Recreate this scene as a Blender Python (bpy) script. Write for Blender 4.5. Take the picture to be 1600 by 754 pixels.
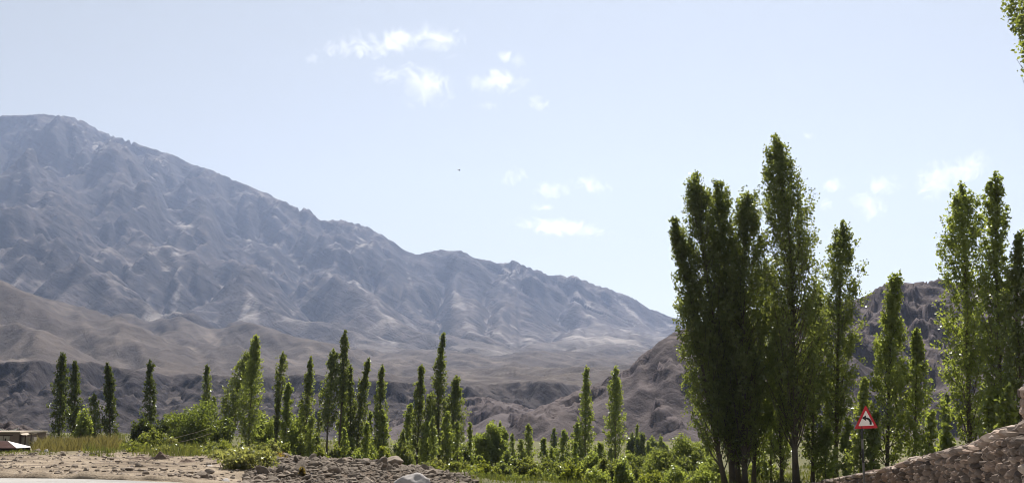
import bpy, bmesh, math, random
import numpy as np
from mathutils import Vector, Matrix, noise as mnoise

for o in list(bpy.data.objects):
    bpy.data.objects.remove(o)
scene = bpy.context.scene
COL = scene.collection
R = math.radians

# ------------------------------------------------------------------ camera
F = 1716.0                       # focal length in photo pixels (photo 1600 wide)
PITCH = math.atan(273.0 / F)
EYE = 1.7
cam_d = bpy.data.cameras.new('camera')
cam_d.sensor_width = 36.0
cam_d.lens = 36.0 * F / 1600.0
cam_d.clip_start = 0.1
cam_d.clip_end = 60000.0
cam = bpy.data.objects.new('camera', cam_d)
COL.objects.link(cam)
cam.location = (0, 0, EYE)
cam.rotation_euler = (math.pi / 2 + PITCH, 0, 0)
scene.camera = cam

# ------------------------------------------------------------------ sky and sun
SUN_EL, SUN_AZ = 54.0, 10.0      # azimuth measured from the view axis towards the right
world = bpy.data.worlds.new('World')
scene.world = world
world.use_nodes = True
wn = world.node_tree
wn.nodes.clear()
wo = wn.nodes.new('ShaderNodeOutputWorld')
wb = wn.nodes.new('ShaderNodeBackground')
ws = wn.nodes.new('ShaderNodeTexSky')
ws.sky_type = 'NISHITA'
ws.sun_disc = False
ws.sun_elevation = R(SUN_EL)
ws.sun_rotation = R(SUN_AZ)
ws.altitude = 2600
ws.air_density = 1.0
ws.dust_density = 1.5
ws.ozone_density = 1.0
wb.inputs['Strength'].default_value = 0.0605
whs = wn.nodes.new('ShaderNodeHueSaturation')
whs.inputs['Saturation'].default_value = 0.27
wn.links.new(ws.outputs[0], whs.inputs['Color'])
wmx = wn.nodes.new('ShaderNodeMix')
wmx.data_type = 'RGBA'
wmx.blend_type = 'MULTIPLY'
wmx.inputs[0].default_value = 1.0
wmx.inputs[7].default_value = (0.985, 0.985, 0.93, 1)
wn.links.new(whs.outputs[0], wmx.inputs[6])
wn.links.new(wmx.outputs[2], wb.inputs[0])
wn.links.new(wb.outputs[0], wo.inputs[0])

sd = bpy.data.lights.new('sun', 'SUN')
sd.energy = 5.0
sd.angle = R(0.53)
sd.color = (1.0, 0.93, 0.84)
so = bpy.data.objects.new('sun', sd)
COL.objects.link(so)
SDIR = Vector((math.sin(R(SUN_AZ)) * math.cos(R(SUN_EL)), math.cos(R(SUN_AZ)) * math.cos(R(SUN_EL)), math.sin(R(SUN_EL))))
so.rotation_euler = (-SDIR).to_track_quat('-Z', 'Y').to_euler()
so.location = (40, -10, 60)

vs = scene.view_settings
vs.view_transform = 'Standard'
vs.look = 'None'
vs.gamma = 1.0
vs.exposure = 0.9
scene.render.engine = 'CYCLES'
cy = scene.cycles
cy.use_denoising = True
cy.max_bounces = 10
cy.diffuse_bounces = 6
cy.filter_width = 1.05
cy.glossy_bounces = 2
cy.transmission_bounces = 3
cy.volume_bounces = 2
cy.sample_clamp_indirect = 4.0
cy.volume_step_rate = 0.3
cy.transparent_max_bounces = 8

HAZE_DENSITY = 0.62e-4
HAZE_COLOR = (0.54, 0.68, 1.0)
CLOUD_DENSITY = 0.0048

# ------------------------------------------------------------------ projection
CP, SP = math.cos(PITCH), math.sin(PITCH)


def P(px, py, Y):
    """the point at depth Y (metres ahead) seen at photo pixel px, py"""
    u = (px - 800.0) / F
    v = (377.0 - py) / F
    dy = CP - v * SP
    dz = SP + v * CP
    t = Y / dy
    return np.array([u * t, Y, EYE + dz * t])


def mpp(Y):                       # metres per photo pixel at depth Y
    return Y / F


# ------------------------------------------------------------------ noise
def _hash(ix, iy, seed):
    h = (ix.astype(np.int64) * 374761393 + iy.astype(np.int64) * 668265263 + seed * 1442695041) & 0xFFFFFFFF
    h = ((h ^ (h >> 13)) * 1274126177) & 0xFFFFFFFF
    h = h ^ (h >> 16)
    return (h & 0xFFFF) / 65535.0 * 2 * np.pi


def perlin(x, y, seed=0):
    x0 = np.floor(x); y0 = np.floor(y)
    fx = x - x0; fy = y - y0
    u = fx * fx * fx * (fx * (fx * 6 - 15) + 10)
    w = fy * fy * fy * (fy * (fy * 6 - 15) + 10)

    def g(dx, dy):
        a = _hash(x0 + dx, y0 + dy, seed)
        return np.cos(a) * (fx - dx) + np.sin(a) * (fy - dy)
    a = g(0, 0) * (1 - u) + g(1, 0) * u
    b = g(0, 1) * (1 - u) + g(1, 1) * u
    return (a * (1 - w) + b * w) * 1.45


def fbm(x, y, seed=0, oct=5, gain=0.5):
    s = 0; a = 1.0; f = 1.0
    for k in range(oct):
        s = s + a * perlin(x * f + 17.3 * k, y * f - 9.1 * k, seed + k)
        a *= gain; f *= 2.03
    return s


def ridged(x, y, seed=0, oct=5, gain=0.5):
    s = 0; a = 1.0; f = 1.0; w = 1.0
    for k in range(oct):
        n = 1 - np.abs(perlin(x * f + 31.7 * k, y * f + 11.9 * k, seed + k))
        n = n * n * w
        s = s + a * n
        w = np.clip(n * 1.6, 0, 1)
        a *= gain; f *= 2.07
    return s


def sstep(a, b, x):
    t = np.clip((x - a) / (b - a), 0, 1)
    return t * t * (3 - 2 * t)


# ------------------------------------------------------------------ mesh helpers
def mesh_from(name, verts, faces_flat, nper, smooth=False, attrs=None):
    verts = np.asarray(verts, dtype=np.float32)
    faces_flat = np.asarray(faces_flat, dtype=np.int32).ravel()
    nf = len(faces_flat) // nper
    me = bpy.data.meshes.new(name)
    me.vertices.add(len(verts))
    me.vertices.foreach_set('co', verts.ravel())
    me.loops.add(len(faces_flat))
    me.loops.foreach_set('vertex_index', faces_flat)
    me.polygons.add(nf)
    me.polygons.foreach_set('loop_start', np.arange(nf, dtype=np.int32) * nper)
    me.update(calc_edges=True)
    if smooth:
        me.polygons.foreach_set('use_smooth', np.ones(nf, dtype=bool))
    else:
        me.polygons.foreach_set('use_smooth', np.zeros(nf, dtype=bool))
    for k, v in (attrs or {}).items():
        at = me.attributes.new(k, 'FLOAT', 'POINT')
        at.data.foreach_set('value', np.asarray(v, dtype=np.float32).ravel())
    me.update()
    return me


def link(name, me, mat=None, parent=None, loc=(0, 0, 0), rot=None, scale=None):
    o = bpy.data.objects.new(name, me)
    COL.objects.link(o)
    if mat is not None and not me.materials:
        me.materials.append(mat)
    o.location = loc
    if rot is not None:
        o.rotation_euler = rot
    if scale is not None:
        o.scale = scale
    if parent is not None:
        o.parent = parent
    return o


def tag(o, label, cat, group=None, kind=None):
    if label: o['label'] = label
    if cat: o['category'] = cat
    if group: o['group'] = group
    if kind: o['kind'] = kind
    return o


def empty(name, loc, label, cat, group=None, rotz=0.0):
    o = bpy.data.objects.new(name, None)
    o.empty_display_size = 0.2
    COL.objects.link(o)
    o.location = loc
    o.rotation_euler = (0, 0, rotz)
    return tag(o, label, cat, group)


def grid_mesh(name, Xg, Yg, Zg, attrs=None):
    ny, nx = Zg.shape
    verts = np.stack([Xg, Yg, Zg], -1).reshape(-1, 3)
    idx = np.arange(ny * nx).reshape(ny, nx)
    f = np.stack([idx[:-1, :-1], idx[:-1, 1:], idx[1:, 1:], idx[1:, :-1]], -1).reshape(-1, 4)
    return mesh_from(name, verts, f, 4, True, attrs)


class MB:
    """collects verts/faces of mixed n-gons"""
    def __init__(s): s.v = []; s.f = []

    def add(s, verts, faces):
        b = len(s.v)
        s.v += [tuple(x) for x in verts]
        s.f += [tuple(i + b for i in f) for f in faces]

    def box(s, c, size, rotz=0.0):
        x, y, z = [k / 2 for k in size]
        cr, sr = math.cos(rotz), math.sin(rotz)
        vs_ = []
        for dz in (-z, z):
            for dx, dy in ((-x, -y), (x, -y), (x, y), (-x, y)):
                vs_.append((c[0] + dx * cr - dy * sr, c[1] + dx * sr + dy * cr, c[2] + dz))
        s.add(vs_, [(3, 2, 1, 0), (4, 5, 6, 7), (0, 1, 5, 4), (1, 2, 6, 5), (2, 3, 7, 6), (3, 0, 4, 7)])

    def tube(s, pts, rads, n=6, cap=True):
        pts = [Vector(p) for p in pts]
        vs_ = []; fs = []
        for i, p in enumerate(pts):
            d = (pts[min(i + 1, len(pts) - 1)] - pts[max(i - 1, 0)]).normalized()
            a = d.cross(Vector((0.31, 0.95, 0.07))).normalized()
            b = d.cross(a)
            for k in range(n):
                t = 2 * math.pi * k / n
                vs_.append(p + (a * math.cos(t) + b * math.sin(t)) * rads[i])
        for i in range(len(pts) - 1):
            for k in range(n):
                fs.append((i * n + k, i * n + (k + 1) % n, (i + 1) * n + (k + 1) % n, (i + 1) * n + k))
        if cap:
            fs.append(tuple(range(n)))
            fs.append(tuple((len(pts) - 1) * n + k for k in range(n))[::-1])
        s.add(vs_, fs)

    def mesh(s, name, smooth=False):
        me = bpy.data.meshes.new(name)
        me.from_pydata(s.v, [], s.f)
        bm = bmesh.new(); bm.from_mesh(me)
        bmesh.ops.recalc_face_normals(bm, faces=bm.faces)
        bm.to_mesh(me); bm.free()
        if smooth:
            me.polygons.foreach_set('use_smooth', np.ones(len(me.polygons), dtype=bool))
        me.update()
        return me


# ------------------------------------------------------------------ materials
class NT:
    def __init__(s, name):
        s.m = bpy.data.materials.new(name)
        s.m.use_nodes = True
        s.t = s.m.node_tree
        s.t.nodes.clear()
        s.out = s.t.nodes.new('ShaderNodeOutputMaterial')

    def n(s, typ, **kw):
        nd = s.t.nodes.new(typ)
        for k, v in kw.items():
            setattr(nd, k, v)
        return nd

    def l(s, a, b): s.t.links.new(a, b)

    def val(s, sock, v):
        if hasattr(v, 'is_output') or isinstance(v, bpy.types.NodeSocket):
            s.l(v, sock)
        else:
            sock.default_value = v

    def coord(s, which='Object'):
        return s.n('ShaderNodeTexCoord').outputs[which]

    def noise(s, vec, scale, detail=6, rough=0.55, dist=0.0):
        nd = s.n('ShaderNodeTexNoise')
        s.l(vec, nd.inputs['Vector'])
        nd.inputs['Scale'].default_value = scale
        nd.inputs['Detail'].default_value = detail
        nd.inputs['Roughness'].default_value = rough
        nd.inputs['Distortion'].default_value = dist
        return nd.outputs['Fac']

    def vor(s, vec, scale, feature='F1', out='Distance'):
        nd = s.n('ShaderNodeTexVoronoi', feature=feature)
        s.l(vec, nd.inputs['Vector'])
        nd.inputs['Scale'].default_value = scale
        return nd.outputs[out]

    def ramp(s, fac, stops):
        nd = s.n('ShaderNodeValToRGB')
        s.l(fac, nd.inputs[0])
        cr = nd.color_ramp
        while len(cr.elements) < len(stops):
            cr.elements.new(0.5)
        for e, (p, c) in zip(cr.elements, stops):
            e.position = p
            e.color = (c, c, c, 1) if isinstance(c, (int, float)) else (*c, 1)
        return nd.outputs[0]

    def mix(s, fac, a, b, blend='MIX'):
        nd = s.n('ShaderNodeMix', data_type='RGBA', blend_type=blend)
        s.val(nd.inputs[0], fac)
        s.val(nd.inputs[6], a if not isinstance(a, tuple) else (*a, 1))
        s.val(nd.inputs[7], b if not isinstance(b, tuple) else (*b, 1))
        return nd.outputs[2]

    def math(s, op, a, b=0.0, clamp=False):
        nd = s.n('ShaderNodeMath', operation=op, use_clamp=clamp)
        s.val(nd.inputs[0], a); s.val(nd.inputs[1], b)
        return nd.outputs[0]

    def attr(s, name):
        return s.n('ShaderNodeAttribute', attribute_name=name).outputs['Fac']

    def bump(s, h, strength=0.5, dist=1.0, normal=None):
        nd = s.n('ShaderNodeBump')
        nd.inputs['Strength'].default_value = strength
        nd.inputs['Distance'].default_value = dist
        s.l(h, nd.inputs['Height'])
        if normal is not None: s.l(normal, nd.inputs['Normal'])
        return nd.outputs[0]

    def principled(s, color, rough=0.9, normal=None, spec=0.2, metal=0.0):
        b = s.n('ShaderNodeBsdfPrincipled')
        s.val(b.inputs['Base Color'], color if not isinstance(color, tuple) else (*color, 1))
        s.val(b.inputs['Roughness'], rough)
        b.inputs['Specular IOR Level'].default_value = spec
        b.inputs['Metallic'].default_value = metal
        if normal is not None: s.l(normal, b.inputs['Normal'])
        s.l(b.outputs[0], s.out.inputs['Surface'])
        return b


def terrain_mat(name, dark, mid, tan, pale, s1, s2, bump_d, streak=0.0):
    """bare rock and scree: s1 size of the big colour patches, s2 of the rubble texture (1/m)"""
    m = NT(name)
    co = m.coord('Object')
    big = m.noise(co, s1, 5, 0.6, 0.6)
    med = m.noise(co, s1 * 6, 6, 0.65, 0.4)
    fine = m.noise(co, s2, 8, 0.7)
    c = m.mix(m.ramp(big, [(0.35, 0.0), (0.65, 1.0)]), mid, tan)
    c = m.mix(m.math('MULTIPLY', m.ramp(med, [(0.45, 0.0), (0.7, 1.0)]), 0.55), c, dark)
    geo = m.n('ShaderNodeNewGeometry')
    sx = m.n('ShaderNodeSeparateXYZ'); m.l(geo.outputs['Normal'], sx.inputs[0])
    steep = m.ramp(sx.outputs[2], [(0.62, 1.0), (0.88, 0.0)])
    c = m.mix(m.math('MULTIPLY', steep, m.ramp(med, [(0.3, 0.4), (0.6, 1.0)])), c, dark)
    sp_ = m.n('ShaderNodeSeparateXYZ'); m.l(co, sp_.inputs[0])
    dip = m.math('ADD', m.math('MULTIPLY', sp_.outputs[0], 0.55), sp_.outputs[2])
    cb_ = m.n('ShaderNodeCombineXYZ')
    m.l(m.math('MULTIPLY', dip, s1 * 14), cb_.inputs[0])
    m.l(m.math('MULTIPLY', sp_.outputs[0], s1 * 2.2), cb_.inputs[1])
    m.l(m.math('MULTIPLY', sp_.outputs[1], s1 * 2.2), cb_.inputs[2])
    sn = m.n('ShaderNodeTexNoise'); m.l(cb_.outputs[0], sn.inputs['Vector'])
    sn.inputs['Scale'].default_value = 1.0; sn.inputs['Detail'].default_value = 6; sn.inputs['Roughness'].default_value = 0.65
    sn.inputs['Distortion'].default_value = 0.7
    strat = sn.outputs['Fac']
    c = m.mix(streak, c, m.ramp(strat, [(0.34, 0.55), (0.5, 0.95), (0.66, 1.3)]), 'MULTIPLY')
    scr = m.math('MULTIPLY', m.attr('scree'), m.ramp(m.noise(co, s1 * 3, 5, 0.6), [(0.38, 0.15), (0.62, 1.0)]))
    c = m.mix(scr, c, pale)
    c = m.mix(0.5, c, m.ramp(fine, [(0.25, 0.35), (0.5, 0.75), (0.75, 1.0)]), 'MULTIPLY')
    hgt = m.math('ADD', m.math('ADD', m.math('MULTIPLY', med, 2.0), m.math('MULTIPLY', strat, 2.5 * streak)), fine)
    m.principled(c, 0.95, m.bump(hgt, 0.8, bump_d), 0.1)
    return m.m


def leaf_mat(name, cold, cnew, trans=0.62, gloss=0.04):
    m = NT(name)
    t = m.attr('tint')
    rnd = m.n('ShaderNodeObjectInfo').outputs['Random']
    c = m.mix(m.math('ADD', m.math('MULTIPLY', t, 0.8), m.math('MULTIPLY', rnd, 0.2)), cold, cnew)
    d = m.n('ShaderNodeBsdfDiffuse'); m.l(c, d.inputs[0])
    tr = m.n('ShaderNodeBsdfTranslucent')
    tc = m.mix(1.0, c, (1.9, 1.95, 0.85), 'MULTIPLY')
    m.l(tc, tr.inputs[0])
    g = m.n('ShaderNodeBsdfGlossy'); g.inputs['Roughness'].default_value = 0.32
    g.inputs[0].default_value = (0.9, 0.95, 0.9, 1)
    a = m.n('ShaderNodeMixShader'); a.inputs[0].default_value = trans
    m.l(d.outputs[0], a.inputs[1]); m.l(tr.outputs[0], a.inputs[2])
    b = m.n('ShaderNodeMixShader'); b.inputs[0].default_value = gloss
    m.l(a.outputs[0], b.inputs[1]); m.l(g.outputs[0], b.inputs[2])
    m.l(b.outputs[0], m.out.inputs['Surface'])
    return m.m


def rough_mat(name, c0, c1, scale, bump_d=0.02, rough=0.9, c2=None, spec=0.2, obj_rand=0.0, tint=False):
    m = NT(name)
    co = m.coord('Object')
    n1 = m.noise(co, scale, 6, 0.65, 0.3)
    n2 = m.noise(co, scale * 7, 5, 0.7)
    c = m.mix(m.ramp(n1, [(0.35, 0.0), (0.65, 1.0)]), c0, c1)
    if c2: c = m.mix(m.ramp(n2, [(0.55, 0.0), (0.72, 1.0)]), c, c2)
    if obj_rand:
        rnd = m.n('ShaderNodeObjectInfo').outputs['Random']
        c = m.mix(m.math('MULTIPLY', rnd, obj_rand), c, tuple(k * 0.35 for k in c0))
    if tint: c = m.mix(1.0, c, m.ramp(m.attr('tint'), [(0.0, (0.42, 0.40, 0.40)), (0.5, (0.95, 0.9, 0.86)), (0.8, (1.15, 1.0, 0.9)), (1.0, (1.5, 1.45, 1.4))]), 'MULTIPLY')
    c = m.mix(0.35, c, m.ramp(n2, [(0.3, 0.45), (0.7, 1.0)]), 'MULTIPLY')
    m.principled(c, rough, m.bump(m.math('ADD', n1, n2), 0.6, bump_d), spec)
    return m.m


M = {}
M['mountain'] = terrain_mat('mountain_rock', (0.024, 0.023, 0.030), (0.058, 0.052, 0.058), (0.105, 0.089, 0.084), (0.36, 0.33, 0.305), 0.0016, 0.03, 18.0, 0.8)
M['foothill'] = terrain_mat('foothill_scree', (0.042, 0.036, 0.037), (0.068, 0.057, 0.055), (0.092, 0.076, 0.069), (0.17, 0.143, 0.125), 0.003, 0.06, 3.5, 0.35)
M['terrace'] = terrain_mat('terrace_rock', (0.022, 0.019, 0.025), (0.040, 0.034, 0.038), (0.060, 0.050, 0.050), (0.17, 0.148, 0.14), 0.008, 0.18, 2.0, 0.45)
M['hill'] = terrain_mat('hill_rock', (0.055, 0.045, 0.051), (0.105, 0.088, 0.091), (0.125, 0.103, 0.102), (0.17, 0.142, 0.138), 0.010, 0.35, 1.1, 0.4)
M['leaf_poplar'] = leaf_mat('poplar_leaf', (0.088, 0.104, 0.040), (0.160, 0.178, 0.070))
M['leaf_fresh'] = leaf_mat('fresh_poplar_leaf', (0.125, 0.150, 0.048), (0.205, 0.226, 0.085))
M['leaf_pale'] = leaf_mat('pale_leaf', (0.125, 0.150, 0.052), (0.20, 0.22, 0.085))
M['leaf_dark'] = leaf_mat('dark_leaf', (0.042, 0.053, 0.016), (0.080, 0.094, 0.024), 0.55)
M['leaf_shrub'] = leaf_mat('shrub_leaf', (0.078, 0.092, 0.032), (0.145, 0.15, 0.058))
M['leaf_yellow'] = leaf_mat('yellow_green_leaf', (0.095, 0.11, 0.024), (0.17, 0.18, 0.045))
M['leaf_sage'] = leaf_mat('sage_leaf', (0.095, 0.105, 0.055), (0.18, 0.172, 0.09))
M['leaf_rust'] = leaf_mat('rusty_leaf', (0.10, 0.068, 0.026), (0.155, 0.112, 0.045))
M['leaf_willow'] = leaf_mat('willow_leaf', (0.065, 0.085, 0.024), (0.13, 0.145, 0.044))
M['grass_dry'] = leaf_mat('dry_grass_blade', (0.095, 0.078, 0.042), (0.165, 0.138, 0.075), 0.4)
M['grass_green'] = leaf_mat('green_grass_blade', (0.055, 0.068, 0.020), (0.12, 0.120, 0.040), 0.4)
M['bark'] = rough_mat('poplar_bark', (0.10, 0.08, 0.06), (0.155, 0.128, 0.10), 1.3, 0.03, c2=(0.07, 0.058, 0.046))
M['bark_dark'] = rough_mat('dark_bark', (0.10, 0.08, 0.06), (0.16, 0.13, 0.10), 1.5, 0.03)
M['rock'] = rough_mat('rubble_rock', (0.21, 0.172, 0.135), (0.36, 0.30, 0.245), 1.4, 0.03, c2=(0.15, 0.12, 0.10), obj_rand=0.7)
M['boulder'] = rough_mat('granite_boulder', (0.38, 0.36, 0.35), (0.48, 0.455, 0.44), 1.0, 0.025, c2=(0.26, 0.24, 0.23))
M['wallstone'] = rough_mat('wall_stone', (0.18, 0.148, 0.126), (0.32, 0.27, 0.235), 2.6, 0.02, c2=(0.10, 0.08, 0.07), tint=True)
M['coping'] = rough_mat('coping_stone', (0.28, 0.235, 0.205), (0.40, 0.345, 0.305), 2.0, 0.02, c2=(0.24, 0.20, 0.18), tint=True)
M['gap_shade'] = rough_mat('wall_gap_shade', (0.05, 0.04, 0.034), (0.085, 0.068, 0.057), 3.0, 0.02)  # wall core, with the shade between the stones put into its colour
M['earth_dark'] = rough_mat('brown_earth_heap', (0.12, 0.085, 0.065), (0.19, 0.14, 0.11), 1.8, 0.05)
M['road'] = rough_mat('dusty_road', (0.27, 0.265, 0.255), (0.36, 0.35, 0.335), 0.5, 0.01, c2=(0.22, 0.21, 0.20))

# ground: bare earth, dusty gravel and green patches (attribute 'green' says what grows there)
m = NT('ground_earth')
co = m.coord('Object')
n1 = m.noise(co, 0.35, 6, 0.65, 0.5); n2 = m.noise(co, 3.0, 6, 0.7); n3 = m.noise(co, 14.0, 4, 0.7)
c = m.mix(m.ramp(n1, [(0.35, 0.0), (0.65, 1.0)]), (0.22, 0.175, 0.125), (0.42, 0.345, 0.26))
c = m.mix(m.ramp(n2, [(0.5, 0.0), (0.68, 0.8)]), c, (0.17, 0.13, 0.095))
c = m.mix(m.attr('loam_gap_shade'), c, m.mix(n1, (0.10, 0.075, 0.055), (0.19, 0.145, 0.11)))
gr = m.mix(m.ramp(n2, [(0.35, 0.0), (0.65, 1.0)]), (0.07, 0.085, 0.03), (0.14, 0.13, 0.05))
c = m.mix(m.attr('green'), c, gr)
c = m.mix(0.5, c, m.ramp(n3, [(0.3, 0.4), (0.65, 1.0)]), 'MULTIPLY')
m.principled(c, 0.95, m.bump(m.math('ADD', m.math('MULTIPLY', n2, 2.0), n3), 0.9, 0.07), 0.15)
M['ground'] = m.m


# ------------------------------------------------------------------ far terrain
def erode(z, cell, iters, k, m_exp=0.45, diff=0.05, seed=0):
    ny, nx = z.shape
    N = ny * nx
    idx = np.arange(N).reshape(ny, nx)
    nb = [(-1, -1, 1.414), (-1, 0, 1), (-1, 1, 1.414), (0, -1, 1), (0, 1, 1), (1, -1, 1.414), (1, 0, 1), (1, 1, 1.414)]
    rng = np.random.default_rng(seed)
    for it in range(iters):
        best = np.zeros_like(z); rec = idx.copy(); dist = np.full_like(z, cell)
        zp = np.pad(z, 1, mode='edge'); ip = np.pad(idx, 1, mode='edge')
        for dy, dx, d in nb:
            zn = zp[1 + dy:1 + dy + ny, 1 + dx:1 + dx + nx]
            s = (z - zn) / (d * cell) * (0.85 + 0.3 * rng.random(z.shape))
            b = s > best
            best = np.where(b, s, best)
            rec = np.where(b, ip[1 + dy:1 + dy + ny, 1 + dx:1 + dx + nx], rec)
            dist = np.where(b, d * cell, dist)
        order = np.argsort(-z.ravel())
        ol = order.tolist(); rl = rec.ravel().tolist()
        A = [1.0] * N
        for i in ol:
            r = rl[i]
            if r != i: A[r] += A[i]
        Aa = np.array(A)
        Fk = (k * Aa ** m_exp * (cell / dist.ravel())).tolist()
        zl = z.ravel().tolist()
        for i in reversed(ol):
            r = rl[i]
            if r != i:
                f = Fk[i]
                zl[i] = (zl[i] + f * zl[r]) / (1 + f)
        z = np.array(zl).reshape(ny, nx)
        zp = np.pad(z, 1, mode='edge')
        lap = zp[:-2, 1:-1] + zp[2:, 1:-1] + zp[1:-1, :-2] + zp[1:-1, 2:] - 4 * z
        z = z + diff * lap
    return z, Aa.reshape(ny, nx)


def up2(z):
    ny, nx = z.shape
    yi = np.linspace(0, ny - 1, 2 * ny - 1); xi = np.linspace(0, nx - 1, 2 * nx - 1)
    y0 = np.clip(yi.astype(int), 0, ny - 2); x0 = np.clip(xi.astype(int), 0, nx - 2)
    fy = (yi - y0)[:, None]; fx = (xi - x0)[None, :]
    a = z[np.ix_(y0, x0)]; b = z[np.ix_(y0, x0 + 1)]; c = z[np.ix_(y0 + 1, x0)]; d = z[np.ix_(y0 + 1, x0 + 1)]
    w = (a * (1 - fx) + b * fx) * (1 - fy) + (c * (1 - fx) + d * fx) * fy
    p = np.pad(w, 1, mode='edge')
    return 0.5 * w + 0.125 * (p[:-2, 1:-1] + p[2:, 1:-1] + p[1:-1, :-2] + p[1:-1, 2:])


def skeleton(X, Y, ridges):
    z = np.full(X.shape, -1e9)
    for pts, slope, expo, in ridges:
        q = [P(*p) for p in pts]
        for a, b in zip(q[:-1], q[1:]):
            dx, dy = b[0] - a[0], b[1] - a[1]
            L2 = dx * dx + dy * dy + 1e-6
            t = np.clip(((X - a[0]) * dx + (Y - a[1]) * dy) / L2, 0, 1)
            d = np.hypot(X - (a[0] + t * dx), Y - (a[1] + t * dy))
            zz = a[2] + t * (b[2] - a[2]) - slope * d ** expo
            z = np.maximum(z, zz)
    return z


def fit_skyline(X, Y, Z, sky, Ymin, smooth=9, nbin=700, a0=-0.62, a1=0.62):
    """scale heights bearing by bearing so the crest meets the outline seen from the road"""
    pts = np.array([P(px, py, 1.0) for px, py in sky])
    ta = pts[:, 0]; tz = pts[:, 2] - EYE
    a = X / Y; t = (Z - EYE) / Y
    bins = np.clip(((a - a0) / (a1 - a0) * nbin).astype(int), 0, nbin - 1)
    cur = np.full(nbin, -1.0)
    ok = (Y > Ymin)
    np.maximum.at(cur, bins[ok].ravel(), t[ok].ravel())
    ac = a0 + (np.arange(nbin) + 0.5) / nbin * (a1 - a0)
    tgt = np.interp(ac, ta, tz) + 0.0011 * fbm(ac * 75, ac * 0 + 2.2, 55, 4) + 0.0016 * np.maximum(ridged(ac * 45, ac * 0 + 5.1, 56, 4) - 1.0, 0) * (ac > -0.24)
    f = np.where(cur > 0.005, tgt / np.maximum(cur, 0.005), 1.0)
    f = np.clip(f, 0.3, 3.0)
    k = np.ones(smooth) / smooth
    f = np.convolve(np.pad(f, smooth // 2, mode='edge'), k, mode='valid')
    fa = np.interp(a, ac, f)
    out_ = EYE + np.where(Z > EYE, (Z - EYE) * fa, Z - EYE)
    lim = np.interp(a, ac, tgt)
    return np.where((Y > Ymin) & (lim > 0.004), np.minimum(out_, EYE + Y * (lim + 0.0007)), out_)


def lattice(x0, x1, y0, y1, c):
    xs = np.arange(x0, x1 + c * 0.5, c); ys = np.arange(y0, y1 + c * 0.5, c)
    return np.meshgrid(xs, ys)


SKY_A = [(-400, 330), (-120, 215), (0, 181), (60, 178), (120, 183), (165, 208), (250, 235), (330, 266), (400, 295), (440, 314), (468, 328), (480, 326),
         (500, 343), (535, 345), (560, 349), (600, 369), (640, 396), (655, 398), (690, 390), (720, 393), (770, 411), (800, 408),
         (830, 419), (860, 430), (900, 432), (940, 448), (985, 464), (1020, 484), (1052, 495), (1200, 540), (1500, 560), (1900, 560)]
# --- the high mountain
X, Y = lattice(-4200, 2700, 2150, 6700, 19.0)
crest = [(-500, 380, 5600), (-250, 262, 5500), (-120, 215, 5400), (0, 181, 5350), (60, 178, 5300), (120, 183, 5300), (165, 208, 5300), (250, 235, 5300), (330, 266, 5200),
         (440, 314, 5000), (480, 326, 4950), (560, 349, 4850), (640, 396, 4950), (690, 390, 4900), (770, 411, 4900), (800, 408, 4900),
         (900, 432, 4950), (985, 464, 5000), (1052, 495, 5100), (1200, 540, 5300), (1500, 560, 5500)]
ridgesA = [(crest, 0.60, 1.0),
           ([(0, 181, 5350), (-10, 235, 4600), (40, 262, 4200), (90, 330, 3700)], 0.62, 1.0),
           ([(-200, 260, 4700), (-80, 300, 3800), (0, 330, 3450), (60, 385, 3200), (110, 405, 3050), (150, 432, 2900), (240, 480, 2650), (330, 496, 2500)], 0.58, 1.0),
           ([(120, 183, 5300), (175, 250, 4700), (215, 310, 4200), (230, 385, 3600)], 0.64, 1.0),
           ([(250, 235, 5300), (318, 330, 4500), (350, 385, 4000), (372, 440, 3550)], 0.62, 1.0),
           ([(372, 415, 3700), (398, 437, 3200), (450, 458, 3050), (530, 505, 2800), (610, 545, 2500)], 0.56, 1.0),
           ([(500, 343, 4950), (520, 420, 4150), (557, 446, 3750), (600, 480, 3400), (690, 546, 2800)], 0.60, 1.0),
           ([(655, 398, 4950), (640, 470, 4100), (665, 520, 3500)], 0.60, 1.0),
           ([(720, 393, 4900), (712, 475, 3950), (740, 540, 3150)], 0.60, 1.0),
           ([(800, 408, 4900), (790, 480, 4100), (770, 540, 3300)], 0.58, 1.0),
           ([(900, 432, 4950), (925, 500, 4250), (880, 545, 3400)], 0.58, 1.0),
           ([(1000, 475, 5000), (990, 530, 4300), (1010, 560, 3500)], 0.58, 1.0)]
wx = 60 * fbm(X / 420, Y / 420, 3, 4); wy = 60 * fbm(X / 420, Y / 420, 9, 4)
Z = skeleton(X + wx, Y + wy, ridgesA)
base = EYE + 95 / F * 2300 + (Y - 2300) * 0.10 + 6 * fbm(X / 300, Y / 300, 5, 3)
rel = np.clip((Z - base) / 300, 0, 1)
Z = Z + rel * (80 * (ridged(X / 400, Y / 700, 21, 5, 0.5) - 0.9) + 8 * fbm(X / 90, Y / 150, 4, 4))
Z = np.maximum(Z, base) + 14 * np.exp(-((Z - base) / 40) ** 2)
Z, A = erode(Z, 19.0, 26, 0.028, 0.45, 0.0, 1)
flow = np.log(A)
for _ in range(1):
    X, Y, Z, flow = up2(X), up2(Y), up2(Z), up2(flow)
rel = np.clip((Z - (EYE + 95 / F * 2300 + (Y - 2300) * 0.10)) / 200, 0, 1)
crag = sstep(-0.25, 0.35, fbm(X / 600, Y / 900, 45, 3)) * rel
wx = 30 * fbm(X / 90, Y / 90, 46, 3); wy = 30 * fbm(X / 90, Y / 90, 47, 3)
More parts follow.
